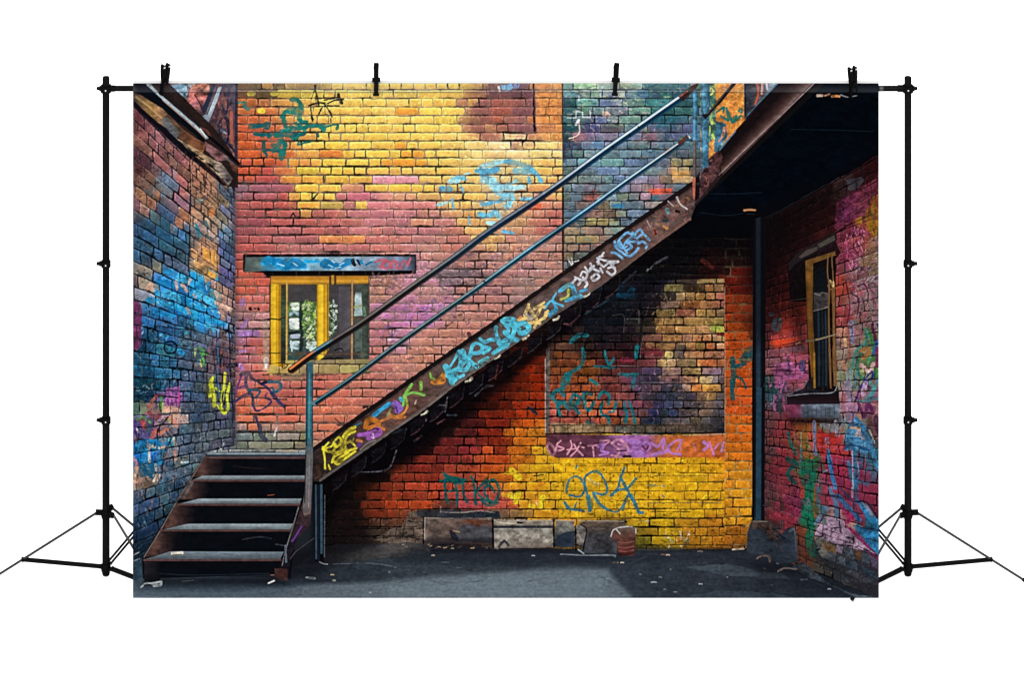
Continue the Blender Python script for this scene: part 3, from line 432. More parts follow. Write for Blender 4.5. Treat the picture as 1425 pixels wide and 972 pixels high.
poly([(366, 446), (374, 446), (374, 518), (366, 518)], (165, 148, 125), tex=.14, op=.75, wob=.6); stroke([(370, 500), (370, 512)], 5, (225, 225, 220), rough=1)
stroke(g1(340, 880, 350, 930, 390, 900, 350, 880), 1.4, (40, 30, 20))

# --- bricked-up opening under the stairs
PN = [(762, 446), (846, 392), (1008, 388), (1008, 604), (762, 604)]
F_pan = F_pan*np.array([1.0, .94, .95], np.float32)
bricks(PN, F_pan, 'flat', 12, v0=604, ch=11.6, bw=14, id=35, mort=(95, 85, 80), dark=(10, 9, 13), jit=.2, patch=.35, gap=.95, md=.75, pr=18, mixin=.3)
n1 = Z(780, 390)
dabs([(895, 400), (1005, 392), (1005, 540), (960, 600), (895, 500)], 300, [(215, 180, 95), (30, 20, 20), (150, 85, 45), (200, 150, 80), (60, 40, 36), (120, 80, 50)], ln=(1.5, 6), w=(.6, 1.8), seed=41, op=.6)
dabs([(765, 450), (846, 400), (890, 400), (890, 600), (765, 600)], 260, [(15, 14, 20), (95, 40, 36), (20, 60, 70), (150, 80, 45), (30, 26, 34), (120, 50, 60)], ln=(1.5, 6), w=(.6, 2), seed=42, op=.5)
dabs([(890, 510), (960, 520), (960, 600), (880, 600)], 120, [(50, 62, 110), (140, 80, 130), (30, 40, 66), (95, 95, 120), (175, 120, 165), (20, 24, 40)], ln=(2, 7), w=(.7, 2), seed=43, op=.55)
stroke(n1(730, 640, 850, 640, 900, 660), 8, (125, 35, 50), rough=1.4, op=.8); stroke(n1(560, 720, 650, 720), 7, (140, 40, 60), rough=1.2, op=.8)
stroke(n1(520, 130, 600, 130, 650, 90), 7, (14, 72, 105), rough=1.6, op=.8); stroke(n1(330, 240, 430, 180), 3, (45, 75, 90), op=.7)
stroke([(992, 457), (1003, 457)], 8, (165, 175, 62), rough=.8); stroke([(1000, 465), (1006, 466)], 6, (120, 30, 35), rough=.8)
for q in (n1(130, 250, 140, 330), n1(470, 320, 570, 320, 570, 480), n1(590, 270, 700, 265, 705, 390), n1(730, 480, 720, 700), n1(740, 250, 960, 245, 940, 120), n1(600, 350, 700, 350), n1(440, 545, 550, 548), n1(270, 775, 700, 775), n1(730, 925, 1080, 925), n1(990, 640, 990, 760)): stroke(q, 1, (130, 120, 125), op=.7, rough=.3)
for q in (n1(720, 180, 730, 400, 715, 600, 700, 700), n1(0, 260, 440, 180)): stroke(q, 3, (10, 8, 12), op=.7)
shade([(775, 440), (900, 385), (900, 470), (800, 490)], .3, 16, (.05, .07, .10))
TL = (16, 112, 122)
n2 = Z(740, 560)
for q, w in ((n1(90, 560, 160, 500, 240, 500), 5), (n1(200, 620, 210, 700, 180, 780, 100, 830), 4), (n1(400, 640, 410, 700, 440, 760, 480, 710), 4), (n1(60, 850, 30, 900, 20, 972), 6), (n1(90, 840, 60, 930), 5), (n1(270, 900, 330, 940), 4), (n1(540, 850, 600, 860, 690, 850), 4), (n1(670, 860, 650, 960), 4), (n1(300, 780, 480, 790), 3), (n1(690, 600, 680, 700), 5),
             (n2(245, 0, 235, 60, 255, 115), 5), (n2(240, 30, 290, 0, 330, 60, 365, 40, 350, 0), 4.5), (n2(405, 0, 400, 60, 425, 100), 4.5), (n2(480, 0, 490, 60, 515, 75, 545, 30, 560, 0), 4.5), (n2(640, 0, 625, 60, 640, 120, 680, 130, 700, 190), 5), (n2(700, 90, 740, 80, 760, 0), 4.5), (n2(835, 0, 840, 60, 860, 110, 845, 180), 4.5), (n2(880, 0, 910, 90, 930, 190), 4), (n2(500, 180, 520, 215, 550, 200), 5), (n2(230, 10, 180, -60, 250, -110, 290, -60), 5), (n2(350, 0, 380, -70, 430, -40, 420, 10), 4.5), (n2(480, 0, 470, -80, 540, -70), 4.5), (n2(600, -40, 640, -90, 700, -60, 690, 20), 4.5)): stroke(q, w*1.1, TL, rough=.7, op=1.3)
dabs([(768, 545), (860, 545), (860, 592), (768, 592)], 70, [(215, 200, 180), (200, 90, 70), (220, 110, 60), (150, 50, 50)], ln=(1, 4), w=(.8, 2.2), seed=44, op=.6)
poly([(765, 589), (852, 591), (850, 602), (768, 603)], (152, 122, 84), tex=.14, wob=.6); poly([(852, 592), (1008, 588), (1008, 600), (852, 603)], ('x', 852, (100, 98, 90), 900, (82, 70, 56), 960, (95, 75, 62), 1008, (30, 32, 40)), tex=.16, wob=.6)
for x_ in (790, 812, 841, 866, 898, 920, 945): stroke([(x_, 590), (x_+random.Random(x_).uniform(-2, 2), 602)], 1, (50, 42, 36), op=.8)
poly([(760, 446+40), (765, 484), (765, 604), (759.5, 604)], (98, 92, 88), tex=.12); stroke([(758.8, 500), (759, 604)], 1.2, (190, 185, 180), op=.8); 
stroke([(760, 604.5), (850, 603), (900, 605), (1008, 602)], 2.4, (12, 8, 10), rough=.6)
stroke([(880, 604.8), (940, 607), (1008, 604.5)], 1.6, (170, 165, 160), rough=.6, op=.8)
stroke([(1008.5, 400), (1009, 560), (1009, 620), (1009, 640)], 1.2, (150, 130, 110), op=.8)
# ledge with pink and violet writing
poly([(760, 605), (1009, 607), (1009, 637), (775, 638), (766, 634), (760, 624)], ('x', 760, (95, 48, 62), 830, (100, 52, 75), 870, (160, 95, 165), 900, (150, 85, 150), 915, (170, 90, 60), 945, (195, 95, 35), 1009, (185, 85, 35)), tex=.12, id=36)
PP = (215, 140, 160); VV = (168, 108, 190)
for q, w in ((n2(140, 400, 150, 370, 190, 400, 210, 450, 180, 480, 140, 420), 2.6), (n2(215, 440, 230, 380, 260, 350), 2.6), (n2(240, 400, 290, 420, 240, 440), 2.6), (n2(320, 470, 360, 400, 350, 350), 2.6), (n2(320, 430, 400, 420), 2.2), (n2(380, 380, 410, 430, 460, 480), 2.6), (n2(440, 370, 400, 440, 350, 490), 2.4), (n2(510, 395, 590, 390), 2), (n2(550, 400, 560, 490), 2.2), (n2(620, 350, 700, 350, 640, 400), 2), (n2(720, 370, 780, 340, 840, 370, 870, 430, 860, 470), 3), (n2(730, 380, 790, 440, 760, 490), 2.6), (n2(780, 380, 840, 400, 790, 430, 850, 450), 2), (n2(720, 480, 800, 495), 2.6), (n2(450, 405, 470, 412), 2)): stroke(q, w, PP, rough=.4)
for q, w in ((n2(600, 400, 650, 380, 630, 440, 690, 460, 610, 480), 4), (n2(900, 350, 960, 370, 930, 430, 990, 470, 900, 460), 8), (n2(990, 390, 1030, 360, 1070, 390, 1050, 430, 1000, 420), 3.4), (n2(1080, 370, 1140, 400, 1190, 330, 1180, 420), 4), (n2(1080, 480, 1150, 460, 1240, 440), 5), (n2(1230, 400, 1300, 350, 1350, 350, 1310, 440), 3), (n2(1230, 420, 1260, 460, 1340, 470), 4)): stroke(q, w, VV, rough=.9)
stroke(n2(1000, 400, 1030, 430, 1050, 400), 3, (110, 45, 70)); stroke(n2(770, 440, 850, 440), 1.6, (50, 30, 40)); stroke(n2(830, 490, 890, 490), 3, (50, 35, 45))
r9 = Z(980, 530, 5.481)
for q, w in ((r9(0, 470, 30, 500, 0, 530), 5), (r9(40, 470, 60, 530, 70, 560), 4), (r9(80, 520, 110, 480), 3), (r9(130, 540, 150, 470), 2.4)): stroke(q, w, (178, 112, 190), rough=.8)
for x0 in (925, 945, 965, 985, 1003): stroke([(x0, 612+(x0 % 7)), (x0+3, 628)], 2.4, (190, 130, 185) if x0 < 990 else (150, 140, 160), rough=1, op=.5)

# --- yellow plaster field
YG = [(776, 640), (901, 640), (901, 722), (778, 722)]
poly([(774, 641), (902, 639), (904, 723), (776, 722)], (226, 168, 12), tex=.07, wob=1, op=.78)
poly([(902, 640), (1008, 640), (1008, 716), (902, 720)], (224, 164, 10), tex=.08, wob=1, op=.5)
stroke([(776, 648), (830, 648.5), (900, 648)], 1.3, (150, 100, 12), rough=.7); stroke([(902, 640), (902.5, 722)], 1.3, (120, 85, 20), rough=.7); stroke([(776, 650), (777, 720)], 1, (165, 115, 12), rough=.7)
stroke([(856, 639), (855, 649)], 1.2, (90, 60, 10)); stroke([(901, 700.5), (960, 700), (1008, 701)], 1.2, (125, 105, 70), rough=.8); stroke([(905, 662), (950, 662.5), (1000, 663)], 1.1, (120, 105, 70), rough=.8, op=.7); stroke([(905, 712.5), (960, 713)], 1.2, (60, 40, 12), rough=.5); stroke([(903, 675.5), (925, 677)], 3, (150, 140, 90), rough=1)
dabs([(780, 645), (1005, 645), (1005, 720), (780, 720)], 150, [(150, 105, 15), (95, 68, 18), (240, 195, 50), (170, 130, 50), (200, 140, 12)], ln=(1, 6), w=(.6, 1.6), seed=45, op=.5, ang=0)
dabs([(775, 716), (1045, 716), (1045, 762), (870, 762)], 170, [(90, 60, 14), (150, 100, 14), (200, 140, 20), (60, 44, 20), (140, 90, 18)], ln=(2, 8), w=(.8, 2.4), seed=46, op=.5, ang=0)
for k in range(9):
    r = random.Random(700+k); x_ = r.uniform(700, 760); y_ = r.uniform(650, 712); stroke([(x_, y_), (x_+r.uniform(3, 9), y_+r.uniform(-1, 1))], r.uniform(4, 8), r.choice([(235, 190, 15), (225, 130, 20), (210, 95, 20), (240, 205, 20)]), rough=1.4, op=.85)
for q in ((712, 655, 722, 665), (755, 693, 752, 704), (711, 690, 722, 696), (722, 688, 718, 699)): stroke([(q[0], q[1]), (q[2], q[3])], 8, (232, 205, 22), rough=1.6)
stroke([(746, 699), (747, 702)], 2, (205, 200, 170), rough=.5); stroke([(744, 663), (756, 661)], 2, (25, 18, 12), rough=1); stroke([(748, 669), (758, 668)], 1.6, (25, 18, 12), rough=1)
BL = (38, 112, 142); m3 = Z(780, 690)
for q, w in ((n2(312, 812, 320, 750, 350, 690, 400, 672, 440, 690), 2.6), (n2(440, 690, 475, 760, 470, 810, 430, 855, 340, 840), 2.8), (n2(520, 972, 505, 860, 480, 740, 480, 680, 520, 640, 580, 622), 3), (n2(580, 622, 630, 660, 670, 740, 680, 805, 640, 835, 570, 820), 3), (n2(555, 820, 600, 910, 680, 972), 3.6), (n2(715, 845, 760, 800, 780, 770, 800, 690, 835, 595), 3.4), (n2(800, 680, 850, 770, 900, 870, 955, 972), 4), (n2(715, 840, 790, 790, 860, 780, 940, 690), 3), (n2(870, 790, 860, 860, 820, 972), 2.4), (n2(295, 905, 320, 950, 350, 972), 3.4), (n2(400, 590, 405, 570), 2.5), (n2(400, 920, 380, 972), 2),
             (m3(35, 60, 80, 115, 140, 135), 3.6), (m3(250, 10, 265, 80, 262, 135), 5.5), (m3(310, 0, 370, 90, 430, 130, 500, 150, 550, 110, 600, 10), 2.2), (m3(640, 0, 680, 90, 705, 150, 740, 155), 5), (m3(160, 130, 215, 145), 3), (m3(150, 60, 130, 100), 2), (m3(920, 0, 935, 15), 2.4)): stroke(q, w*1.1, BL, rough=.5, op=1.2)
stroke(n2(520, 700, 560, 730, 600, 740), 7, (165, 150, 110), rough=1.5, op=.6)
# TRKO writing in teal
TG = (14, 92, 90); t5 = Z(580, 530)
poly([(615, 655), (626, 662), (636, 664), (650, 672), (640, 676), (622, 670)], TG, wob=1)
for q, w in (([(612, 670), (626, 670), (648, 668)], 3.6), ([(619, 668), (620, 690), (623, 699)], 3.4), ([(632, 672), (636, 684), (636, 704)], 3.2), ([(624, 684), (634, 683)], 2.6), ([(644, 668), (645, 688), (650, 700)], 3.2), ([(656, 664), (660, 676), (662, 702)], 3.6), ([(677, 668), (664, 684), (672, 694), (682, 700)], 3.2), ([(676, 674), (686, 668), (693, 676), (694, 688), (688, 699), (678, 694), (674, 682), (682, 676), (688, 686)], 3), ([(668, 696), (680, 704), (692, 700)], 3)): stroke(q, w*1.2, TG, rough=.6, op=1.3)
stroke([(735, 566), (742, 572), (747, 577)], 5, (28, 45, 58), rough=1); 
stroke(r9(310, 560, 330, 520, 385, 520), 0.1, (0, 0, 0))
q5 = Z(980, 390, 5.481)
for q, w in ((q5(215, 600, 225, 700, 215, 822), 7.5), (q5(245, 655, 310, 640), 6), (q5(290, 610, 330, 550, 380, 520), 8), (q5(340, 600, 375, 560), 9), (q5(245, 740, 290, 760, 320, 822), 4.5)): stroke(q, w, (16, 72, 82), rough=.7)
stroke([(1018, 530), (1020, 555)], 6, (16, 82, 90), rough=.7)

# --- dark of the landing: soffit, its beam, and the gloom under it
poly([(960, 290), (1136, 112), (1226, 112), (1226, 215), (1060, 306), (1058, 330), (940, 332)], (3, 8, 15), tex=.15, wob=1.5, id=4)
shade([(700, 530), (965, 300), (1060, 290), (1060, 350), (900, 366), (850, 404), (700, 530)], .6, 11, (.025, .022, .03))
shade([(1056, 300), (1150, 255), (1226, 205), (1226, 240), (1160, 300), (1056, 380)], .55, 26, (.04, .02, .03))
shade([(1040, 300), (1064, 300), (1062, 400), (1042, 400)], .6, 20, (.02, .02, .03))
for q in ([(960, 268-.0), (1010, 270), (1060, 268)], [(1100, 180), (1160, 181), (1215, 183)], [(975, 296), (1010, 300), (1040, 296)]): stroke(q, 1.4, (14, 26, 38), op=.8)
stroke([(1036, 292.8), (1042, 292), (1051, 292.6)], 3, (235, 150, 85)); stroke([(1040, 298), (1050, 298)], 2, (50, 42, 44), op=.7)
for q, c, w in (([(1138, 133), (1144, 133)], (190, 160, 140), 4), ([(1148, 133), (1154, 131)], (205, 130, 100), 2), ([(1158, 134), (1162, 133.5), (1168, 134)], (220, 130, 60), 3), ([(1170, 132), (1180, 135), (1192, 133)], (115, 122, 130), 1.6)): stroke(q, w, c, rough=.3)
bm = Z(980, 110)
poly([(962, 290), (985, 262), (990, 232), (998, 208), (1086, 112), (1138, 112), (1010, 242), (966, 289)], (38, 26, 28), tex=.1, id=21)
for k in range(26):
    t = k/25.; c = [np.interp(t, [0, .35, .62, .82, .93, 1], v) for v in ([22, 22, 52, 84, 120, 72], [14, 15, 33, 58, 96, 52], [18, 17, 32, 54, 92, 52])]
    stroke([(1000+t*6, 215+t*27), (1086+t*50, 112+t*0)], 2.4, c, smooth=False, tex=.1, id=21)
stroke([(1000, 243.5), (1137, 112)], 1.2, (150, 122, 118), smooth=False)
poly([(1003, 247), (1142, 112), (1152, 112), (975, 282)], (16, 13, 15), tex=.06)
for q, w, c in (([(986, 224), (1003, 205), (1022, 182)], 4.5, (74, 120, 150)), ([(1024, 175), (1050, 148), (1085, 112)], 4.5, (66, 112, 142)), ([(1027, 177), (1054, 147), (1084, 116)], 1.2, (20, 24, 34)), ([(1024, 174), (1029, 178)], 4, (12, 12, 18))): stroke(q, w, c, smooth=False)
poly([(966, 285), (975, 245), (982, 225), (998, 205), (1006, 218), (1000, 243), (985, 262)], (70, 42, 44), tex=.22, wob=1, id=21)
dabs([(968, 280), (980, 230), (1000, 212), (1002, 240)], 45, [(120, 68, 62), (24, 16, 22), (185, 110, 90), (90, 60, 70), (150, 95, 85)], ln=(2, 7), w=(1, 2.4), seed=51, op=.75)

# --- doorway slot at the head of the stairs
poly([(975, 112), (1036, 112), (1036, 168), (996, 212), (975, 232)], (210, 130, 50), tex=.14, wob=.6, id=1)
dabs([(998, 118), (1034, 118), (1034, 165), (998, 200)], 90, [(240, 160, 55), (190, 100, 45), (230, 145, 60), (160, 90, 50), (245, 190, 110)], ln=(2, 7), w=(1, 3), seed=52, op=.7)
poly([(996, 168), (1010, 172), (1012, 190), (998, 212), (994, 212)], (50, 100, 130), tex=.2, wob=1); stroke([(1000, 197), (1006, 188), (1008, 178)], 3, (215, 130, 90), rough=1)
for q in (bm(110, 300, 180, 250, 170, 300), bm(150, 330, 220, 370, 200, 260, 250, 370, 290, 330, 270, 380), bm(310, 290, 340, 300, 330, 270, 310, 290), bm(240, 360, 260, 390, 330, 330)): stroke(q, 3, (20, 112, 108), rough=.6)
poly([(985, 112), (996, 112), (996, 190), (986, 200)], (60, 105, 95), tex=.2, wob=1)
dabs([(986, 116), (995, 116), (995, 190), (986, 195)], 36, [(200, 215, 60), (225, 230, 110), (40, 90, 90), (150, 180, 60)], ln=(2, 7), w=(1.4, 3.4), seed=53, op=.85, ang=90)
poly([(1035.5, 112), (1084, 112), (1044, 156), (1036, 165)], ('x', 1036, (32, 42, 58), 1046, (58, 60, 72), 1060, (92, 84, 92), 1075, (110, 130, 150)), tex=.18, id=1)
for q, c in (([(1053, 112), (1055, 130), (1051, 145)], (190, 80, 45)), ([(1061, 112), (1060, 130)], (215, 150, 140)), ([(1066, 112), (1068, 124)], (190, 195, 215)), ([(1037, 114), (1037, 160)], (20, 30, 48))): stroke(q, 2.6, c, rough=.8)

# --- steelwork at the top left
LB1 = [(183, 112), (262, 112), (330, 198), (330, 262), (318, 262), (183, 130)]
poly([(183, 112), (330, 112), (330, 236), (290, 200), (183, 116)], (88, 62, 68), tex=.18, wob=1, id=22)
dabs([(232, 114), (285, 114), (283, 172), (250, 150)], 60, [(150, 190, 220), (100, 140, 165), (185, 195, 200), (195, 110, 90), (215, 130, 105), (90, 120, 135)], ln=(4, 10), w=(2, 5), seed=61, op=.8)
poly(A(330, 50, 520, 50, 530, 110, 510, 220, 470, 220, 380, 110), ('y', 117, (110, 165, 205), 128, (130, 160, 180), 145, (90, 115, 130)), tex=.3, wob=1.5)
poly(A(540, 120, 580, 45, 720, 45, 730, 110, 665, 310, 600, 260, 530, 220), ('y', 118, (215, 125, 92), 130, (185, 100, 88), 150, (140, 84, 90)), tex=.25, wob=1)
stroke(A(590, 140, 640, 230, 660, 290), 2, (60, 40, 56)); poly(A(510, 260, 600, 300, 650, 360, 650, 400), (95, 110, 118), tex=.2, wob=1)
dabs([(298, 125), (328, 120), (328, 225), (300, 195)], 110, [(150, 84, 76), (60, 60, 82), (30, 38, 62), (185, 105, 85), (110, 72, 84)], ln=(3, 10), w=(1.4, 3.5), seed=62, op=.7, ang=80)
for q, w, c in ((A(800, 420, 830, 380, 890, 440, 880, 570, 830, 530, 820, 430), 3, (22, 30, 56)), (A(840, 240, 870, 310, 890, 240), 3, (36, 40, 62)), (A(830, 460, 870, 490), 2.4, (130, 150, 175)), (A(850, 380, 860, 430), 4, (190, 110, 95)), (A(920, 300, 925, 570), 5, (178, 88, 68)), (A(900, 590, 950, 650), 3, (26, 30, 48)), (A(820, 45, 760, 220, 700, 330, 680, 420), 0, 0)):
    if w: stroke(q, w, c, rough=.8)
poly(A(750, 45, 780, 45, 700, 270, 670, 320, 650, 280), (36, 46, 66)); poly(A(800, 75, 835, 65, 790, 200, 740, 330, 700, 430, 655, 400, 700, 300, 760, 150), ('y', 120, (150, 165, 180), 150, (170, 185, 195), 175, (110, 125, 140)), tex=.1); stroke(A(790, 90, 740, 220, 700, 320), 1.6, (40, 48, 66))
poly(A(830, 45, 975, 45, 975, 720, 960, 720, 945, 300), ('y', 118, (70, 90, 115), 150, (48, 54, 76), 220, (40, 42, 58)), tex=.1, op=.45)
poly([(327.5, 112), (331, 112), (331, 262), (326, 258)], (44, 44, 60), tex=.08)
# the beam itself, dark and rust bands running down to the corner
poly([(183, 112), (232, 112), (300, 180), (331, 225), (331, 262), (318, 260), (183, 146)], (40, 28, 26), tex=.1, wob=.6, id=22)
poly(A(30, 45, 160, 45, 420, 280, 690, 520, 680, 650, 400, 400, 30, 120), (9, 14, 22), tex=.05)
shade(A(30, 45, 60, 100, 30, 110), .8, 5, (.28, .2, .18))
poly(A(30, 120, 120, 150, 300, 270, 470, 440, 690, 590, 660, 690, 440, 520, 230, 370, 30, 190), ('x', 185, (66, 50, 46), 210, (150, 110, 62), 222, (140, 100, 66), 236, (98, 74, 54), 262, (110, 66, 44), 285, (130, 78, 48)), tex=.16, wob=1)
stroke(A(60, 160, 180, 250, 290, 350), 3, (200, 160, 95), rough=1, op=.7); poly(A(290, 360, 340, 350, 450, 480, 430, 540, 300, 420), (95, 108, 118), tex=.1, op=.7, wob=1); stroke(A(250, 250, 420, 380, 600, 520), 3, (70, 42, 34), op=.6, rough=1)
poly(A(30, 190, 240, 380, 430, 540, 560, 640, 700, 780, 900, 960, 850, 960, 600, 760, 380, 570, 30, 230), (16, 14, 22), wob=.8)
poly(A(430, 530, 560, 600, 690, 690, 830, 760, 930, 900, 900, 960, 700, 780, 540, 650), ('x', 250, (150, 125, 100), 280, (165, 130, 90), 300, (150, 130, 110), 325, (96, 88, 96)), tex=.25, wob=1)
stroke(A(540, 640, 680, 740, 800, 840), 2.4, (15, 14, 22), rough=1.2); stroke(A(600, 700, 760, 840, 880, 960), 2, (90, 48, 30), rough=1)
poly(A(680, 560, 900, 700, 890, 730, 800, 740, 690, 640), (120, 78, 80), tex=.2, wob=1)
stroke(A(170, 45, 300, 170, 450, 300, 600, 430, 700, 525), 4.2, (158, 176, 184), rough=.4); stroke(A(300, 190, 450, 320, 600, 450, 690, 540), 1.4, (205, 150, 120), op=.7)
stroke(A(240, 45, 360, 170, 500, 280, 620, 400, 740, 530, 860, 650, 990, 770), 5.5, (34, 24, 26), rough=.4); stroke(A(640, 440, 700, 470, 740, 540), 3, (92, 50, 42)); stroke(A(720, 520, 860, 640, 985, 760), 3.4, (10, 10, 16)); stroke(A(860, 700, 960, 790), 3, (120, 116, 122), op=.6)
stroke(A(640, 450, 690, 520), 1.6, (220, 235, 240)); poly(A(900, 740, 980, 790, 975, 850, 930, 830), (86, 52, 42), tex=.2)

# --- downpipe in the right corner
poly([(1048, 305), (1066, 300), (1064, 728), (1046.5, 728)], ('x', 1046, (10, 10, 14), 1051, (12, 14, 20), 1053, (34, 50, 66), 1057, (36, 56, 74), 1060, (10, 14, 20), 1066, (16, 14, 18)), tex=.05, id=23)
shade([(1046, 300), (1068, 300), (1068, 470), (1046, 470)], .55, 40, (.03, .03, .05))
poly([(1053, 540), (1060, 540), (1059, 725), (1050, 725)], (34, 68, 88), tex=.06, op=.8); stroke([(1052, 560), (1051, 720)], 1.4, (18, 26, 36)); stroke([(1047, 500), (1047, 640)], 1, (14, 12, 14))
# --- right wall: window, plaster, writing
R1 = Z(980, 250, 5.481); R2 = Z(980, 390, 5.481); R3 = Z(980, 530, 5.481); R4 = Z(980, 680, 5.481)
poly(R1(1090, 0, 1210, -20, 1215, 10, 1180, 60, 1120, 90, 1095, 70), (62, 58, 64), tex=.1, wob=.5)
poly(R1(1010, 170, 1090, 120, 1300, 0, 1335, -80, 1335, 60, 1290, 150, 1200, 280, 990, 390), ('y', 250, (92, 28, 42), 290, (92, 34, 66), 330, (110, 36, 60)), op=.8, tex=.2, wob=1)
dabs(R1(1010, 170, 1300, 0, 1330, 60, 1200, 280, 1000, 380), 60, [(120, 44, 88), (70, 20, 40), (140, 60, 80), (100, 20, 40)], ln=(6, 16), w=(1, 3), ang=-30, seed=71, op=.55)
stroke(R1(1000, 410, 1090, 350, 1180, 310, 1280, 262), 1.6, (20, 10, 18), rough=.5)
dabs(R1(1240, 150, 1335, 60, 1335, 430, 1290, 400, 1290, 250, 1230, 250), 50, [(160, 115, 20), (150, 75, 25), (110, 40, 30), (80, 60, 30)], ln=(3, 9), w=(1.4, 4), seed=72, op=.8, ang=80)
PKK = [(215, 110, 150), (185, 60, 105), (130, 30, 80), (230, 150, 170), (80, 24, 50), (150, 50, 110)]
dabs(R1(1095, 360, 1250, 340, 1230, 480, 1190, 620, 1100, 700, 1060, 560), 150, PKK, ln=(2, 7), w=(.8, 2), seed=73, op=.85, ang=75)
dabs(R1(1120, 640, 1240, 480, 1330, 430, 1330, 822, 1090, 822), 150, [(150, 125, 140), (100, 80, 100), (190, 165, 175), (60, 44, 60), (170, 100, 120), (120, 105, 90)], ln=(3, 9), w=(.8, 2.6), seed=74, op=.65, ang=-35)
dabs(R2(1110, 0, 1335, 0, 1335, 300, 1150, 300, 1090, 200), 170, [(160, 130, 145), (110, 86, 104), (190, 110, 130), (70, 50, 70), (160, 50, 80), (128, 108, 112)], ln=(3, 10), w=(.9, 3), seed=75, op=.6, ang=60)
for q in (R2(1170, 50, 1220, 30, 1250, 100, 1240, 190, 1200, 190), R2(1120, 100, 1180, 150, 1160, 300), R2(1080, 0, 1110, 200, 1090, 330), R2(1220, 330, 1260, 280, 1330, 260)): stroke(q, 1.6, (58, 24, 44), rough=.6)
# window opening
poly(R1(640, 700, 640, 620, 700, 570, 1010, 400, 1010, 480, 1040, 560, 1000, 610, 1000, 822, 700, 822, 700, 720), (18, 12, 15), tex=.08, wob=1, op=.9)
poly([(1096, 370), (1122, 365), (1163, 350), (1164, 546), (1126, 550), (1122, 420), (1100, 420)], (16, 12, 14), tex=.04)
poly(R1(640, 640, 700, 570, 860, 480, 1000, 400, 1010, 470, 870, 540, 700, 640, 650, 700), (34, 30, 32), id=26, wob=.4)
poly(R1(720, 590, 780, 540, 870, 510, 860, 540, 740, 600), (70, 60, 54), tex=.1); poly(R1(865, 495, 990, 425, 1000, 460, 880, 520), (78, 70, 62), tex=.1)
poly(R2(780, 0, 950, -60, 950, 822, 850, 822), (16, 20, 26), tex=.05, id=25)
for x0, c in ((870, (36, 46, 56)), (900, (26, 34, 44)), (925, (40, 50, 58))): stroke(R2(x0, 240, x0+5, 500, x0+6, 800), 2.6, c, op=.8)
poly(R2(835, 100, 900, 90, 945, 110, 945, 210, 835, 235), (66, 60, 62), tex=.16); stroke(R2(835, 235, 900, 220, 948, 205), 1, (130, 120, 110)); stroke(R2(840, 100, 880, 115, 900, 95, 945, 105), 1.2, (120, 110, 100), rough=.5)
poly(R1(850, 690, 930, 660, 930, 822, 840, 850), (14, 18, 22))
poly(R1(770, 620, 1000, 545, 1000, 575, 940, 600, 830, 640, 830, 822, 780, 850), (100, 66, 26), tex=.1, id=24)
poly(R2(775, -60, 828, -60, 828, 300, 845, 600, 850, 822, 825, 822, 805, 600, 790, 400, 780, 200), ('x', 1120, (104, 62, 20), 1126, (134, 84, 26), 1131, (104, 64, 18), 1135, (158, 104, 24)), tex=.06, id=24)
stroke(R2(838, 560, 842, 822), 2, (150, 102, 24)); 
for q, w in ((R1(945, 570, 940, 700, 955, 830), 1.6), (R1(1000, 575, 975, 590, 980, 700, 990, 830), 1.6), (R2(955, 0, 950, 300, 965, 822), 2.4), (R2(985, 60, 990, 400, 1000, 800), 4.4), (R2(945, 40, 960, 70, 1000, 60), 2)): stroke(q, w, (118, 78, 40), rough=.3, id=24)
stroke(R2(960, 0, 985, 50, 985, 10), 2, (200, 160, 100), rough=.6)
stroke(R2(600, 495, 720, 470, 790, 465), 2, (60, 40, 34)); stroke(R2(780, 465, 880, 450, 1010, 412), 2.6, (128, 112, 84), rough=.4); stroke(R2(700, 488, 730, 475), 2, (210, 140, 110)); stroke(R2(660, 155, 780, 140), 1.4, (80, 60, 60))
poly(R3(640, 110, 760, 60, 790, 0, 830, -30, 830, 60, 860, 70, 980, 90, 1020, 40, 1030, 110, 640, 130), (26, 26, 34), tex=.1, wob=.4)
poly(R3(630, 115, 1025, 85, 1035, 185, 630, 195), ('y', 547, (16, 16, 22), 556, (28, 16, 20), 564, (40, 28, 36)), id=27)
stroke(R3(640, 118, 800, 100, 975, 92, 1020, 30), 1.3, (120, 124, 130)); stroke(R3(660, 100, 740, 50, 780, 10), 3, (92, 88, 100), rough=1)
poly(R3(600, 185, 1035, 178, 1035, 288, 640, 285), ('x', 1090, (120, 45, 72), 1112, (128, 52, 80), 1118, (100, 114, 132), 1168, (116, 132, 148)), tex=.14, id=27)
for k in range(9): stroke(R3(720+k*34, 200, 722+k*34, 275), 1.2, (62, 72, 88), op=.6)
shade(R3(640, 285, 1035, 285, 1020, 330, 660, 330), .8, 6, (.06, .03, .05))
dabs(R3(460, 10, 640, 10, 620, 190, 460, 200), 70, [(24, 76, 88), (170, 75, 130), (60, 44, 66), (190, 110, 150), (16, 50, 62)], ln=(3, 10), w=(1.2, 3), seed=76, op=.75, ang=80)
for q in (R3(480, 120, 510, 100, 520, 150, 490, 170), R3(560, 60, 580, 260), R2(580, 822, 600, 770, 650, 800), R2(630, 560, 640, 750)): stroke(q, 2.4, (20, 74, 90), rough=.8)
poly(R2(520, 680, 540, 640, 640, 620, 780, 640, 780, 750, 620, 760, 600, 822, 540, 822), (162, 76, 130), tex=.14, wob=1, op=.8)
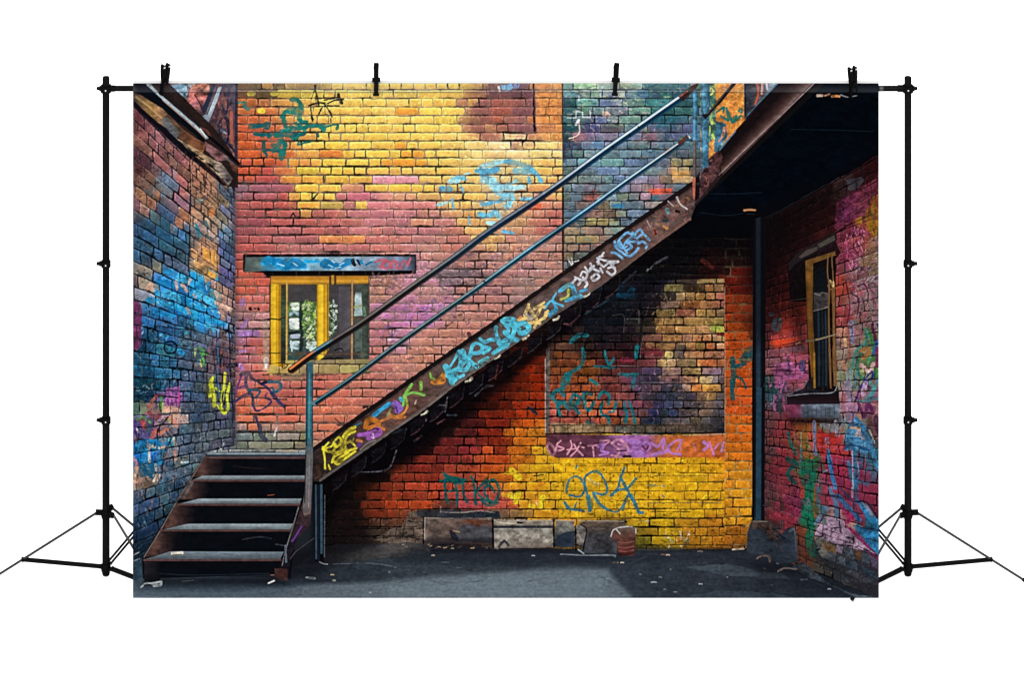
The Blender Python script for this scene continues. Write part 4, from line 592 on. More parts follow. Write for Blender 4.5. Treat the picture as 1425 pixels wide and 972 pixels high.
for q, w, c in ((R2(645, 590, 645, 680), 3, (40, 44, 80)), (R2(750, 630, 750, 680), 8, (60, 64, 110)), (R2(540, 300, 535, 370, 580, 360, 580, 300), 5, (42, 96, 108)), (R2(500, 260, 525, 262), 4, (50, 80, 100)), (R2(520, 480, 620, 470, 700, 450), 7, (215, 60, 30)), (R2(520, 440, 640, 420, 760, 430), 6, (188, 60, 60)), (R2(610, 300, 740, 300), 8, (150, 36, 26)), (R2(610, 360, 700, 370), 9, (170, 40, 26)), (R2(510, 690, 700, 690), 1.6, (40, 16, 30)), (R2(620, 690, 790, 692), 1.4, (24, 10, 24)), (R2(700, 620, 700, 690), 1.4, (24, 10, 24)), (R2(620, 580, 790, 590), 7, (190, 80, 110)), (R2(600, 540, 760, 520), 8, (120, 80, 96))): stroke(q, w, c, rough=.8, op=.85)
shade(R2(650, 60, 780, 40, 790, 560, 700, 540, 640, 200), .6, 14, (.05, .03, .04))
# green, teal, blue writing by the right edge
for q, w, c in ((R2(1230, 380, 1250, 440, 1200, 500, 1150, 560, 1130, 660, 1110, 700), 3.6, (60, 130, 130)), (R2(1240, 370, 1270, 420, 1290, 520, 1300, 620, 1310, 740), 5, (40, 120, 60)), (R2(1230, 400, 1240, 480, 1170, 620, 1180, 720, 1220, 760), 4, (30, 110, 90)), (R2(1140, 310, 1200, 350, 1250, 400), 3, (95, 115, 105)), (R2(1250, 640, 1270, 570, 1280, 540), 3, (40, 165, 120)), (R2(1120, 330, 1130, 470), 8, (118, 116, 150)), (R2(1200, 540, 1240, 520, 1260, 560, 1210, 590), 6, (160, 96, 40)), (R2(1160, 360, 1200, 410, 1160, 480), 7, (130, 90, 90)), (R2(1280, 340, 1310, 460), 5, (92, 20, 60)), (R2(1325, 340, 1330, 400), 4, (25, 30, 90)), (R2(1290, 560, 1310, 490, 1330, 460), 4, (30, 80, 170)), (R2(1320, 520, 1315, 660), 5, (130, 30, 80)), (R2(1200, 650, 1260, 700, 1290, 640), 6, (200, 150, 150)), (R2(1100, 340, 1110, 600), 3, (150, 80, 70)), (R2(1070, 450, 1080, 500), 5, (190, 150, 100)), (R2(1060, 620, 1080, 700), 5, (180, 110, 80)), (R2(1100, 700, 1110, 800), 7, (128, 140, 152)), (R2(1210, 822, 1240, 740, 1280, 700, 1280, 750, 1230, 780, 1260, 822), 3, (28, 34, 120)), (R2(1160, 700, 1150, 822), 4, (70, 120, 140)),
                (R3(1240, -30, 1190, 60, 1150, 160), 3, (24, 36, 120)), (R3(1260, 10, 1290, 60, 1220, 150, 1180, 160), 3.4, (70, 160, 150)), (R3(1320, 0, 1290, 100, 1240, 160, 1330, 130), 3, (36, 140, 150)), (R3(1230, 20, 1210, 100), 6, (195, 150, 190)), (R3(1090, 20, 1120, 150), 9, (130, 115, 140)), (R3(1060, 110, 1060, 160), 6, (165, 90, 90)), (R3(1100, 180, 1110, 300, 1140, 310, 1150, 200), 7, (165, 120, 160)), (R3(1180, 180, 1220, 280, 1250, 180, 1290, 250), 5, (100, 34, 90)), (R3(1290, 170, 1330, 200, 1300, 300), 6, (190, 120, 120)), (R3(1180, 250, 1200, 320), 5, (210, 140, 110)), (R3(1310, 280, 1330, 400), 6, (60, 24, 60))):
    stroke(q, w, c, rough=.8, op=.92)
BW = (52, 128, 178); BD = (18, 78, 138)
poly(R3(1100, 330, 1160, 290, 1230, 370, 1260, 440, 1270, 540, 1220, 560, 1120, 530, 1080, 540, 1070, 440), (70, 140, 186), tex=.12, wob=.6)
for q, w, c in ((R3(1160, 290, 1240, 380, 1280, 470, 1290, 560, 1335, 700), 6, BW), (R3(1110, 360, 1160, 340, 1210, 400, 1200, 440, 1120, 440), 2.6, BD), (R3(1070, 520, 1130, 490, 1200, 520, 1260, 530), 3, BD), (R3(1140, 530, 1160, 700, 1150, 822), 7, (48, 118, 160)), (R3(1100, 620, 1130, 760), 6, (52, 110, 150)), (R3(940, 540, 960, 620, 970, 690, 1000, 822), 6.5, (42, 132, 200)), (R3(935, 535, 985, 680), 2, (20, 60, 110)), (R3(1180, 770, 1250, 790), 5, (50, 110, 150)), (R3(1130, 540, 1135, 822), 1.6, (190, 200, 230)), (R3(1170, 620, 1180, 700), 1.4, (150, 170, 200)), (R3(1120, 360, 1180, 370, 1160, 420), 5, (205, 160, 130)), (R3(1180, 400, 1210, 440), 5, (150, 140, 150)), (R3(1060, 330, 1070, 300), 5, (120, 150, 180)), (R3(1250, 360, 1330, 500), 6, (70, 64, 60)), (R3(1260, 380, 1300, 470), 2, (190, 180, 170))):
    stroke(q, w, c, rough=.6)
poly(R3(870, 370, 900, 380, 940, 410, 1000, 370, 990, 420, 1010, 470, 960, 500, 930, 450, 920, 490, 940, 570, 880, 570, 865, 450), (205, 44, 36), tex=.12, wob=.8)
for q, w, c in ((R3(935, 445, 940, 480), 4, (150, 150, 200)), (R3(840, 320, 840, 480, 850, 560), 5, (118, 130, 178)), (R3(1000, 310, 1020, 410), 6, (140, 140, 155)), (R3(900, 340, 960, 350, 980, 380), 6, (135, 135, 145)), (R3(640, 400, 660, 480, 700, 560), 4.4, (26, 110, 100)), (R3(740, 400, 735, 500), 3.4, (150, 140, 100)), (R3(780, 430, 800, 520), 4, (120, 160, 90)), (R3(770, 380, 760, 500), 7, (150, 96, 28)), (R3(690, 420, 720, 470), 6, (160, 80, 66)), (R3(740, 520, 735, 700), 3.4, (66, 124, 130)), (R3(760, 640, 820, 620), 9, (18, 130, 84)), (R3(640, 600, 700, 640, 640, 700, 690, 780), 7, (12, 84, 76)), (R3(740, 700, 830, 700, 800, 800), 8, (14, 112, 84)), (R3(770, 560, 820, 580), 7, (190, 100, 40)), (R3(700, 700, 730, 800), 4, (170, 70, 60)), (R3(905, 700, 940, 685), 3, (130, 150, 180))): stroke(q, w, c, rough=1)
for q in (R3(850, 500, 1020, 520, 1060, 540), R3(840, 570, 1100, 620, 1280, 640), R3(1190, 640, 1330, 680), R3(850, 680, 960, 680), R3(860, 760, 1010, 790), R3(1010, 590, 1010, 650), R3(1060, 700, 1085, 705, 1085, 760), R3(1230, 560, 1230, 620)): stroke(q, 1.1, (175, 90, 140), op=.8, rough=.4)
# lower right: stripes of paint, pink block, stones of the plinth
for q, w, c in ((R4(790, 0, 810, 70, 800, 130), 10, (14, 120, 84)), (R4(790, 100, 790, 160), 8, (90, 100, 104)), (R4(780, 170, 800, 260, 810, 330, 800, 400, 840, 490), 13, (16, 124, 88)), (R4(850, 0, 845, 120, 850, 220), 5, (165, 84, 30)), (R4(750, 0, 745, 60), 6, (200, 60, 44)), (R4(740, 300, 740, 400, 760, 490), 9, (128, 62, 44)), (R4(530, 210, 640, 230, 620, 340, 580, 370), 12, (175, 46, 62)), (R4(590, 260, 590, 320), 5, (110, 80, 80)), (R4(870, 0, 880, 130, 930, 160), 5, (52, 112, 150)), (R4(960, 0, 1000, 100, 1010, 220), 6, (70, 130, 172)), (R4(1020, 60, 1100, 150, 1180, 240), 7, (40, 110, 165)), (R4(850, 270, 930, 150), 6, (110, 140, 185)), (R4(1040, 0, 1150, 130, 1180, 250), 2, (20, 60, 120)), (R4(1130, 0, 1130, 70), 2, (180, 190, 210)), (R4(1160, 0, 1160, 100), 5, (40, 104, 152)), (R4(890, 60, 930, 110), 8, (150, 50, 60)), (R4(1070, 180, 1120, 220, 1090, 260), 8, (190, 38, 92)), (R4(1080, 300, 1150, 350, 1250, 460, 1330, 540), 7, (150, 30, 90))): stroke(q, w, c, rough=1, op=.92)
poly(R4(1160, 100, 1200, 100, 1335, 250, 1335, 520, 1240, 420, 1140, 290, 1300, 320), (36, 120, 172), tex=.14, wob=.6); poly(R4(1200, 110, 1240, 120, 1310, 230, 1270, 210), (128, 150, 178)); stroke(R4(1140, 285, 1240, 310, 1335, 330), 1.6, (16, 50, 90)); stroke(R4(1150, 100, 1240, 110, 1330, 230), 1.6, (14, 30, 64))
poly(R4(840, 360, 900, 210, 1060, 240, 1080, 290, 1150, 370, 1300, 500, 1000, 430, 850, 370), (172, 138, 164), tex=.14, wob=.6)
poly(R4(895, 235, 930, 225, 935, 285, 895, 270), (92, 112, 108)); 
for q in (R4(840, 360, 900, 370, 910, 320, 1000, 340, 1140, 390), R4(920, 205, 1060, 240, 1080, 300), R4(840, 350, 910, 210), R4(960, 270, 1000, 320), R4(900, 310, 1040, 300), R4(1030, 250, 1040, 340), R4(1140, 380, 1140, 420), R4(1000, 430, 1180, 450, 1330, 520)): stroke(q, 1.6, (38, 20, 46), rough=.7)
stroke(R4(1150, 450, 1310, 525), 1.4, (30, 14, 40)); stroke(R4(450, 130, 600, 180, 740, 230), 1.2, (150, 100, 120), op=.6)
ST = [R4(840, 370, 930, 390, 950, 440, 1010, 460, 1000, 540, 900, 530, 860, 460), R4(1010, 430, 1060, 450, 1050, 500, 1000, 480), R4(945, 480, 1000, 490, 1000, 560, 940, 540), R4(1015, 510, 1075, 530, 1080, 600, 1010, 570), R4(1065, 450, 1120, 460, 1160, 550, 1080, 530), R4(1090, 550, 1170, 570, 1170, 630, 1090, 600), R4(1200, 590, 1300, 640, 1330, 700, 1210, 660), R4(1210, 480, 1270, 510, 1260, 580, 1200, 560), R4(1270, 520, 1330, 550, 1330, 620, 1280, 600)]
shade(R4(830, 380, 1000, 420, 1335, 540, 1335, 870, 1180, 830, 980, 640, 840, 530), .72, 5, (.16, .18, .22))
for k, s in enumerate(ST): poly(s, [(118, 114, 106), (130, 110, 130), (96, 104, 112), (92, 104, 116), (84, 94, 108), (66, 82, 98), (52, 74, 92), (74, 88, 100), (92, 72, 104)][k], tex=.16, wob=.6, id=3)
poly(R4(900, 405, 1000, 440, 1005, 500, 920, 470), (140, 96, 52), tex=.1); poly(R4(1145, 480, 1205, 490, 1200, 550, 1160, 550), (96, 62, 36)); stroke(R4(860, 470, 880, 465), 3, (20, 22, 30))
dabs(R4(840, 390, 1330, 540, 1330, 700, 1000, 560), 60, [(40, 46, 58), (130, 134, 138), (84, 92, 104)], ln=(2, 5), w=(.7, 1.6), seed=80, op=.6)

# --- ground
poly([(183, 806), (200, 800), (390, 805), (440, 768), (470, 758), (560, 757), (690, 762), (880, 767), (1010, 764), (1058, 764), (1100, 785), (1160, 808), (1226, 838), (1226, 836), (183, 836)], ('x', 183, (62, 78, 90), 330, (52, 64, 76), 430, (34, 40, 50), 560, (52, 60, 68), 860, (48, 56, 66), 1000, (44, 50, 60), 1226, (30, 38, 50)), tex=.05, id=5, wob=1)
poly([(445, 762), (560, 758), (620, 762), (560, 775), (470, 784), (440, 780)], ('x', 440, (40, 38, 40), 520, (66, 62, 60), 560, (82, 76, 72), 620, (40, 40, 44)), tex=.08, wob=1.5, op=.8)
shade([(545, 777), (575, 762), (690, 762), (780, 765), (870, 770), (1000, 775), (860, 784), (700, 787), (560, 784)], .55, 7, (.10, .115, .15))
LG = [(183, 824), (330, 823), (430, 814), (520, 811), (600, 803), (660, 799), (750, 793), (800, 791), (846, 792), (852, 802), (862, 814), (876, 826), (884, 842), (183, 842)]
shade(LG, .75, 5, (.43, .485, .525)); shade([(540, 816), (700, 800), (840, 800), (850, 840), (540, 840)], .35, 10, (.50, .56, .60)); shade([(183, 806), (420, 812), (380, 842), (183, 842)], .45, 12, (.22, .28, .34))
dabs([(400, 786), (880, 780), (880, 812), (400, 822)], 110, [(70, 80, 92), (40, 46, 58), (98, 108, 118), (30, 34, 44)], ln=(10, 36), w=(1, 2.4), ang=0, seed=81, op=.16, curve=.05)
dabs([(870, 775), (1090, 790), (1180, 834), (870, 834)], 90, [(34, 40, 50), (62, 72, 82), (26, 30, 40), (76, 86, 94)], ln=(10, 36), w=(1, 2.4), ang=1, seed=82, op=.18, curve=.05)
dabs([(190, 812), (420, 812), (420, 834), (190, 834)], 50, [(50, 64, 78), (76, 90, 102), (40, 50, 62)], ln=(8, 30), w=(.8, 2), ang=0, seed=83, op=.2, curve=.05)
poly([(955, 790), (1010, 785), (1090, 800), (1100, 808), (1000, 800)], (72, 84, 94), op=.6, wob=2, tex=.05, nz=ND); poly([(940, 834), (1000, 822), (1090, 828), (1120, 836)], (60, 72, 84), op=.6, wob=2, tex=.05)
shade([(400, 770), (450, 757), (520, 757), (440, 800), (400, 810)], .55, 9, (.04, .04, .06))
shade([(600, 757), (1050, 762), (1050, 768), (600, 770)], .5, 4, (.05, .05, .07))
shade([(1000, 768), (1100, 790), (1130, 800), (1060, 800)], .45, 8, (.06, .07, .09))
q8 = Z(420, 690)
stroke(q8(130, 575, 180, 612, 230, 622), 1.3, (150, 158, 166), op=.8); stroke(q8(240, 622, 400, 615, 560, 612, 720, 622, 850, 650), 1.1, (110, 116, 126), rough=1, op=.6)
for (x, y, w, c) in ((462.5, 800.5, 5, (225, 190, 110)), (465, 808.5, 3.6, (225, 225, 195)), (602.8, 773.6, 4.6, (205, 175, 150)), (629.5, 764, 5, (235, 195, 110)), (742, 774, 6, (190, 192, 196)), (427, 804, 3, (170, 178, 184)), (543, 797, 4.5, (130, 138, 146)), (548, 804.5, 5, (90, 98, 108)), (515, 825.5, 2.6, (190, 196, 198)), (681, 806, 5, (150, 160, 166)), (468, 761, 4, (110, 80, 60)), (924, 772.6, 11, (150, 105, 90)), (930, 773, 6, (215, 180, 155)), (857, 783.5, 9, (120, 100, 84)), (866, 783.6, 5, (225, 205, 180)), (910, 811, 10, (160, 170, 178)), (919, 804, 4, (130, 138, 148)), (975, 813.5, 6, (205, 210, 214)), (974, 768, 8, (130, 108, 96)), (933, 793, 2, (150, 120, 100)), (891, 800, 3, (120, 120, 126)), (1082, 784.6, 2.6, (235, 235, 235)), (1116, 807.5, 4, (150, 158, 165)), (1122, 807, 4, (140, 148, 156)), (1154, 820.5, 5, (190, 200, 206)), (1064, 792, 3, (120, 110, 110)), (638, 791, 12, (120, 128, 138)), (620, 783.5, 14, (84, 92, 104)), (847, 806, 10, (150, 160, 166)), (940, 824.5, 6, (140, 148, 156)), (925, 821, 4, (120, 128, 138)), (1012, 804, 2, (160, 165, 170)), (1074, 815, 2.4, (130, 140, 150)), (720, 765, 14, (50, 46, 50))):
    stroke([(x-w*.36, y), (x, y-.3), (x+w*.36, y+.2)], 1.7 if w > 4 else 1.4, c, rough=.7, op=.85)
dabs([(560, 758), (690, 760), (690, 764), (560, 764)], 26, [(165, 120, 95), (215, 165, 120), (90, 66, 56)], ln=(2, 5), w=(.8, 1.8), seed=84, op=.9, ang=0)
# --- rubble and stones along the wall
s1 = Z(580, 690); s2 = Z(780, 690); s0 = Z(420, 690)
shade([(440, 700), (500, 690), (520, 760), (440, 770)], .6, 14, (.05, .04, .05))
for q in ((455, 724, 545, 723), (455, 736.5, 546, 736.5), (500, 748, 560, 748)): stroke([(q[0], q[1]), (q[2], q[3])], 1.6, (14, 10, 12), rough=.5)
poly(s0(970, 140, 1160, 135, 1110, 200, 1090, 420, 800, 440, 640, 400, 820, 300, 900, 290), (92, 76, 66), tex=.18, wob=.8)
for q in (s0(930, 300, 1090, 300), s0(960, 235, 1080, 240, 1110, 190), s0(860, 270, 840, 370), s0(920, 220, 910, 390), s0(650, 390, 760, 380, 900, 370, 1090, 400)): stroke(q, 1.3, (34, 26, 26), rough=.7)
dabs(s0(640, 390, 1100, 370, 1100, 440, 640, 440), 40, [(120, 100, 84), (50, 40, 38), (80, 66, 58)], ln=(2, 6), w=(1, 2.4), seed=85, op=.7)
poly(s1(0, 130, 740, 140, 760, 210, 400, 215, 60, 195, 0, 190), ('x', 580, (52, 50, 54), 620, (44, 50, 60), 690, (36, 46, 58)), tex=.12, wob=.5); stroke(s1(210, 150, 400, 155, 560, 140, 700, 155), 1.2, (150, 130, 120), rough=.6); stroke(s1(215, 100, 215, 150), 2, (130, 110, 90), rough=.5)
def stone(pts, col, id, edge=(16, 16, 22), **k): poly(pts, col, id=id, tex=.15, wob=.5, **k)
stone(s1(70, 200, 420, 215, 690, 225, 680, 440, 400, 430, 60, 410), ('x', 590, (100, 84, 78), 640, (92, 74, 66), 655, (110, 60, 40), 680, (80, 56, 50)), 30)
poly(s1(390, 270, 480, 250, 560, 290, 620, 260, 680, 300, 680, 430, 380, 425, 350, 370), (66, 66, 72), tex=.14, wob=1); poly(s1(290, 310, 330, 320, 380, 380, 370, 420, 310, 395), (34, 36, 46), wob=.5); stroke(s1(75, 205, 68, 400), 1.2, (150, 138, 128)); shade(s1(100, 380, 680, 390, 680, 440, 60, 430), .6, 4, (.08, .08, .1)); stroke(s1(330, 320, 380, 330), 2, (150, 120, 100))
stone(s1(690, 225, 1225, 225, 1232, 470, 700, 478), ('y', 724, (150, 138, 124), 731, (140, 128, 112), 733, (40, 42, 54), 735.5, (44, 44, 54), 736, (152, 146, 134), 755, (138, 130, 118), 763, (112, 98, 90)), 31)
dabs(s1(700, 300, 1220, 300, 1220, 460, 710, 460), 40, [(168, 160, 148), (120, 112, 104), (100, 92, 88)], ln=(3, 10), w=(.8, 2.2), seed=86, op=.6); stroke(s1(740, 460, 790, 410, 820, 450), 4, (56, 54, 62), rough=1); stroke(s1(720, 240, 860, 255, 900, 245), 1.6, (190, 178, 150)); stroke(s1(910, 245, 950, 250), 2.6, (12, 12, 18)); stroke(s1(690, 225, 695, 470), 1.6, (16, 18, 26)); stroke(s1(1236, 225, 1238, 470), 2.2, (14, 18, 28))
stone(s1(1250, 230, 1361, 225, 1420, 240, 1420, 460, 1240, 465), ('y', 725, (128, 122, 112), 740, (104, 104, 100), 750, (46, 58, 72), 762, (34, 44, 56)), 32); poly(s1(1240, 400, 1300, 350, 1361, 330, 1430, 320, 1430, 465, 1240, 465), (38, 48, 62), tex=.1, wob=1)
stone(s2(130, 290, 200, 235, 450, 225, 590, 240, 600, 330, 520, 400, 510, 520, 260, 525, 200, 510, 140, 420), ('y', 725, (88, 72, 62), 735, (82, 68, 60), 742, (66, 62, 64), 768, (52, 54, 60)), 33)
poly(s2(130, 290, 180, 250, 230, 290, 230, 400, 200, 500, 150, 420), (98, 92, 88), tex=.25, wob=.6); stroke(s2(180, 260, 235, 310, 215, 430, 200, 510), 2, (14, 16, 24)); stroke(s2(140, 320, 190, 400), 2.4, (150, 140, 130), rough=1); stroke(s2(290, 290, 310, 305, 400, 300), 1, (120, 110, 104), op=.7, rough=.6)
stone(s2(455, 330, 520, 285, 640, 275, 685, 310, 680, 370, 665, 540, 530, 545, 510, 400, 470, 400), ('y', 733, (96, 84, 76), 745, (88, 56, 48), 772, (84, 36, 34)), 34)
for q in (s2(455, 370, 480, 310, 560, 285, 670, 290, 680, 340), s2(500, 300, 540, 350)): stroke(q, 1.8, (190, 186, 180), rough=.8)
for yy in (420, 465, 500, 530): stroke(s2(520, yy, 590, yy+8, 660, yy-6), 1.4, (150, 88, 76) if yy != 530 else (50, 20, 22), rough=.5, op=.8)
stroke(s2(565, 235, 590, 240), 3.4, (14, 12, 16), rough=.8); stroke(s2(0, 530, 200, 540, 470, 540, 490, 552), 1.8, (110, 118, 128)); stroke(s2(160, 490, 210, 525), 1.6, (150, 155, 165))
dabs([(920, 740), (960, 740), (960, 762), (925, 762)], 30, [(130, 140, 130), (70, 80, 70), (190, 195, 180)], ln=(2, 5), w=(1, 2.4), seed=87, op=.8)
stroke(s2(690, 230, 800, 232), 2, (190, 180, 140), rough=.8); stroke(s2(680, 490, 900, 490, 1100, 480), 2.2, (54, 56, 60), rough=.6)
stone(R4(360, 250, 480, 245, 560, 290, 580, 360, 640, 300, 690, 300, 715, 440, 715, 570, 560, 575, 420, 500, 320, 495, 330, 330), ('x', 1040, (44, 52, 64), 1060, (56, 64, 76), 1090, (52, 66, 82), 1110, (64, 78, 92)), 37)
poly(R4(370, 250, 500, 250, 570, 360, 500, 400, 450, 310, 360, 310), (92, 70, 60), tex=.2, wob=.8, op=.85); dabs(R4(450, 280, 600, 300, 600, 480, 500, 400), 30, [(150, 84, 66), (30, 20, 24), (92, 56, 36), (170, 80, 70)], ln=(2, 6), w=(1, 2.6), seed=88, op=.8); stroke(R4(650, 330, 690, 320, 700, 480), 3, (120, 136, 150), rough=1, op=.6); stroke(R4(380, 252, 480, 255), 1.2, (190, 160, 140), rough=.5)
stroke(R4(400, 540, 430, 520, 490, 520, 500, 560), 3, (150, 110, 92), rough=1.2); stroke(R4(215, 468, 300, 462), 2, (190, 170, 140), rough=.6)
poly(R4(670, 600, 740, 560, 810, 600, 850, 650, 960, 740, 1180, 822, 1280, 822, 1290, 850, 1180, 850, 1000, 760, 900, 720, 820, 690), (72, 84, 94), tex=.2, wob=1); stroke(R4(560, 635, 620, 610, 700, 618), 2.6, (150, 128, 118), rough=.8)
poly(R4(1080, 640, 1120, 620, 1290, 690, 1330, 740, 1200, 720), (76, 78, 86), tex=.14, wob=.6); poly(R4(1000, 660, 1090, 680, 1110, 720, 1000, 700), (66, 72, 82), tex=.12, wob=.6); poly(R4(870, 560, 940, 570, 940, 600, 880, 600), (72, 64, 62), wob=.5); stroke(R4(910, 615, 980, 630), 4, (60, 56, 58), rough=.6)

# --- dim underside of the flight
poly([(436, 668), (450, 672), (550, 600), (640, 536), (712, 492), (716, 500), (650, 556), (560, 640), (545, 640), (545, 652), (520, 658), (455, 658), (445, 690), (436, 690)], (9, 9, 14), tex=.1, wob=1.5)
shade([(436, 660), (560, 600), (712, 500), (790, 446), (846, 400), (846, 412), (780, 470), (700, 540), (600, 620), (560, 650), (480, 690), (436, 760)], .8, 9, (.03, .02, .03))
u1 = Z(580, 530); u2 = Z(580, 390); u3 = Z(420, 480, 5.09)
stroke(u3(670, 750, 640, 840, 610, 880, 540, 900, 380, 905), 2, (74, 74, 84), rough=.5); stroke(u3(640, 620, 740, 600), 5, (28, 32, 42))
for k in range(15):
    t = k/14.; bx, by = 462+(842-462)*t, 672+(404-672)*t; e = random.Random(300+k)
    poly([(bx, by-4), (bx+22, by-19), (bx+20, by-5), (bx+2, by+11)], (17, 14, 19), tex=.2, wob=.8)
    c = e.choice([(62, 50, 58), (84, 50, 58), (58, 60, 72), (74, 44, 40)]) if 3 < k else (36, 36, 44)
    stroke([(bx+1, by+11), (bx+8, by+7), (bx+19, by-3)], 1.8, c, rough=.8, op=.75)
    stroke([(bx+19, by-4), (bx+21, by-16)], 1.1, (50, 46, 54), op=.6)
for q, w, c in ((u3(800, 680, 845, 650), 3, (96, 58, 68)), (u3(960, 560, 1010, 530), 3, (100, 52, 62)), (u3(1030, 500, 1090, 500), 4, (50, 62, 72)), (u3(1230, 360, 1300, 300, 1360, 290), 2.4, (62, 66, 76)), (u3(880, 540, 890, 440, 920, 430, 1020, 430), 1.2, (96, 96, 106)), (u3(1015, 480, 1030, 380, 1040, 360), 1.4, (100, 96, 100)), (u2(710, 890, 730, 760), 2, (110, 40, 30))): stroke(q, w, c, rough=.9, op=.8)
stroke(q8(0, 0, 0, 0), .1, (0, 0, 0)); v4 = Z(740, 340, 4.42)
for q, w, c in ((v4(710, 165, 760, 120, 830, 80), 3.4, (64, 64, 72)), (v4(712, 158, 735, 150), 3, (100, 96, 100)), (v4(200, 490, 240, 500), 3, (96, 52, 58)), (v4(560, 240, 640, 170), 3, (40, 42, 54)), (v4(330, 430, 470, 340), 2.4, (32, 50, 60)), (v4(600, 190, 800, 180, 1000, 190), 1.6, (40, 42, 50)), (v4(1050, 100, 1110, 140), 6, (74, 26, 22))): stroke(q, w, c, rough=.9)

# --- the flight: lower steps
poly([(287, 631), (428, 631), (430, 700), (412, 745), (404, 806), (384, 806), (384, 800), (206, 806), (199, 806), (199, 776), (222, 736), (246, 697), (266, 664)], (9, 12, 18), tex=.08, id=10)
s6 = Z(180, 620, 4.419)
for k, (xa, ya, xb, yb, xc, yc) in enumerate(((470, 60, 385, 195, 560, 195), (380, 215, 300, 335, 470, 330), (290, 355, 200, 515, 400, 482), (190, 530, 92, 690, 320, 650))):
    P_ = s6(xa, ya, xb, yb, xc, yc, xa+130, ya+8)
    poly(P_, ('x', P_[1][0], (58, 38, 34), (P_[0][0]+P_[1][0])/2+4, (88, 60, 52), P_[0][0]+4, (52, 36, 36), P_[0][0]+26, (12, 12, 18)), tex=.12)
poly(s6(92, 700, 190, 700, 190, 840, 92, 842), ('x', 200, (34, 30, 36), 212, (26, 24, 30), 224, (10, 12, 18)), tex=.08)
stroke(s6(90, 690, 190, 525, 290, 350, 385, 200, 470, 55), 1.5, (112, 96, 92), rough=.3)
poly(s6(300, 320, 330, 310, 380, 220, 400, 225, 340, 330), (98, 92, 96), tex=.1, op=.7)
poly([(424, 690), (434, 700), (432, 730), (414, 752), (404, 775), (402, 806), (384, 806), (384, 796), (395, 782), (407, 742), (420, 704)], ('y', 690, (56, 42, 42), 730, (54, 38, 44), 760, (26, 24, 30), 790, (22, 20, 26)), tex=.14, id=10)
poly([(382, 792), (400, 792), (400, 809), (383, 806)], (72, 42, 38), tex=.14); stroke(s6(1050, 350, 1000, 520, 960, 650, 940, 740), 1.5, (110, 104, 104), rough=.4); stroke(s6(960, 620, 965, 720), 3, (84, 96, 112), rough=.8)
for q in (s6(1000, 590, 1040, 540), s6(1020, 560, 1060, 500)): stroke(q, 3, (92, 46, 132), rough=1)
stroke(s6(990, 700, 1030, 650, 1140, 570), 1.6, (84, 76, 78), rough=.4, op=.7)
for q, c in ((s6(640, 130, 740, 140, 850, 145), (46, 26, 30)), (s6(700, 580, 800, 565, 870, 575), (48, 56, 66)), (s6(850, 310, 890, 305), (150, 60, 40)), (s6(190, 790, 400, 800, 860, 790), (26, 38, 48)), (s6(900, 610, 950, 618), (60, 64, 72)), (s6(560, 375, 850, 378), (22, 22, 28))): stroke(q, 1.8, c, rough=.5, op=.8)
def tread(a, b, c, d, id, lit=(150, 164, 172)):
    poly([a, b, c, d], ('y', a[1], lit, (a[1]*.4+c[1]*.6), tuple(int(v*.78) for v in lit), c[1], tuple(int(v*.62) for v in lit)), tex=.07, id=id, nz=ND)
    stroke([(d[0], d[1]+1.2), (c[0], c[1]+1.2)], 3.2, (86, 56, 54), smooth=False, id=id); stroke([(d[0]+2, d[1]+3), (c[0], c[1]+3)], 1.2, (20, 14, 18), smooth=False)
tread((290, 630), (425, 630), (425, 636.5), (286, 636.5), 11, (104, 122, 134)); stroke([(288, 632), (425, 632)], 1.6, (150, 166, 178), smooth=False, op=.7); stroke([(288, 634.6), (425, 634.6)], 2.2, (26, 36, 48), smooth=False)
tread((282, 662.5), (424, 662.5), (424, 668.5), (268, 668.5), 12, (138, 152, 160)); tread((277, 694.5), (420, 694.5), (416, 702), (248, 702), 13, (144, 160, 168))
tread((262, 729.5), (408, 729.5), (404, 738), (224, 738), 14, (146, 162, 170)); tread((237, 768), (395, 768.5), (390, 779), (201, 779), 15, (118, 134, 146))
for q in (s6(270, 690, 500, 690, 700, 700), s6(560, 668, 640, 672)): stroke(q, 1.2, (62, 74, 86), op=.7)
stroke(s6(265, 668, 325, 664), 4.4, (212, 206, 188), smooth=False); stroke(s6(265, 676, 320, 672), 1.2, (110, 96, 84), smooth=False)
stroke([(288, 629), (330, 627), (428, 628)], 3, (150, 158, 158), rough=1.2); stroke([(330, 629), (385, 629)], 1.2, (24, 26, 30), rough=.5)
shade(s6(90, 810, 900, 810, 980, 860, 90, 870), .7, 6, (.05, .06, .08))
stroke(s6(70, 875, 100, 855, 150, 850, 195, 840, 190, 860, 150, 868), 3, (150, 158, 160), rough=1); stroke(s6(90, 862, 130, 858), 2, (24, 26, 30)); stroke(s6(855, 850, 890, 835), 2, (200, 200, 196)); stroke(s6(320, 840, 395, 832), 1.4, (96, 86, 84), rough=.6); stroke(s6(890, 800, 870, 800), 1.2, (130, 90, 70))
for q, w in ((s6(60, 700, 20, 720), 2), (s6(30, 675, 60, 660), 2), (s6(1085, 815, 1140, 820), 2)): stroke(q, w, (130, 140, 146), rough=.8)
poly(s6(22, 720, 75, 695, 80, 820, 22, 835), (40, 62, 78), tex=.1)

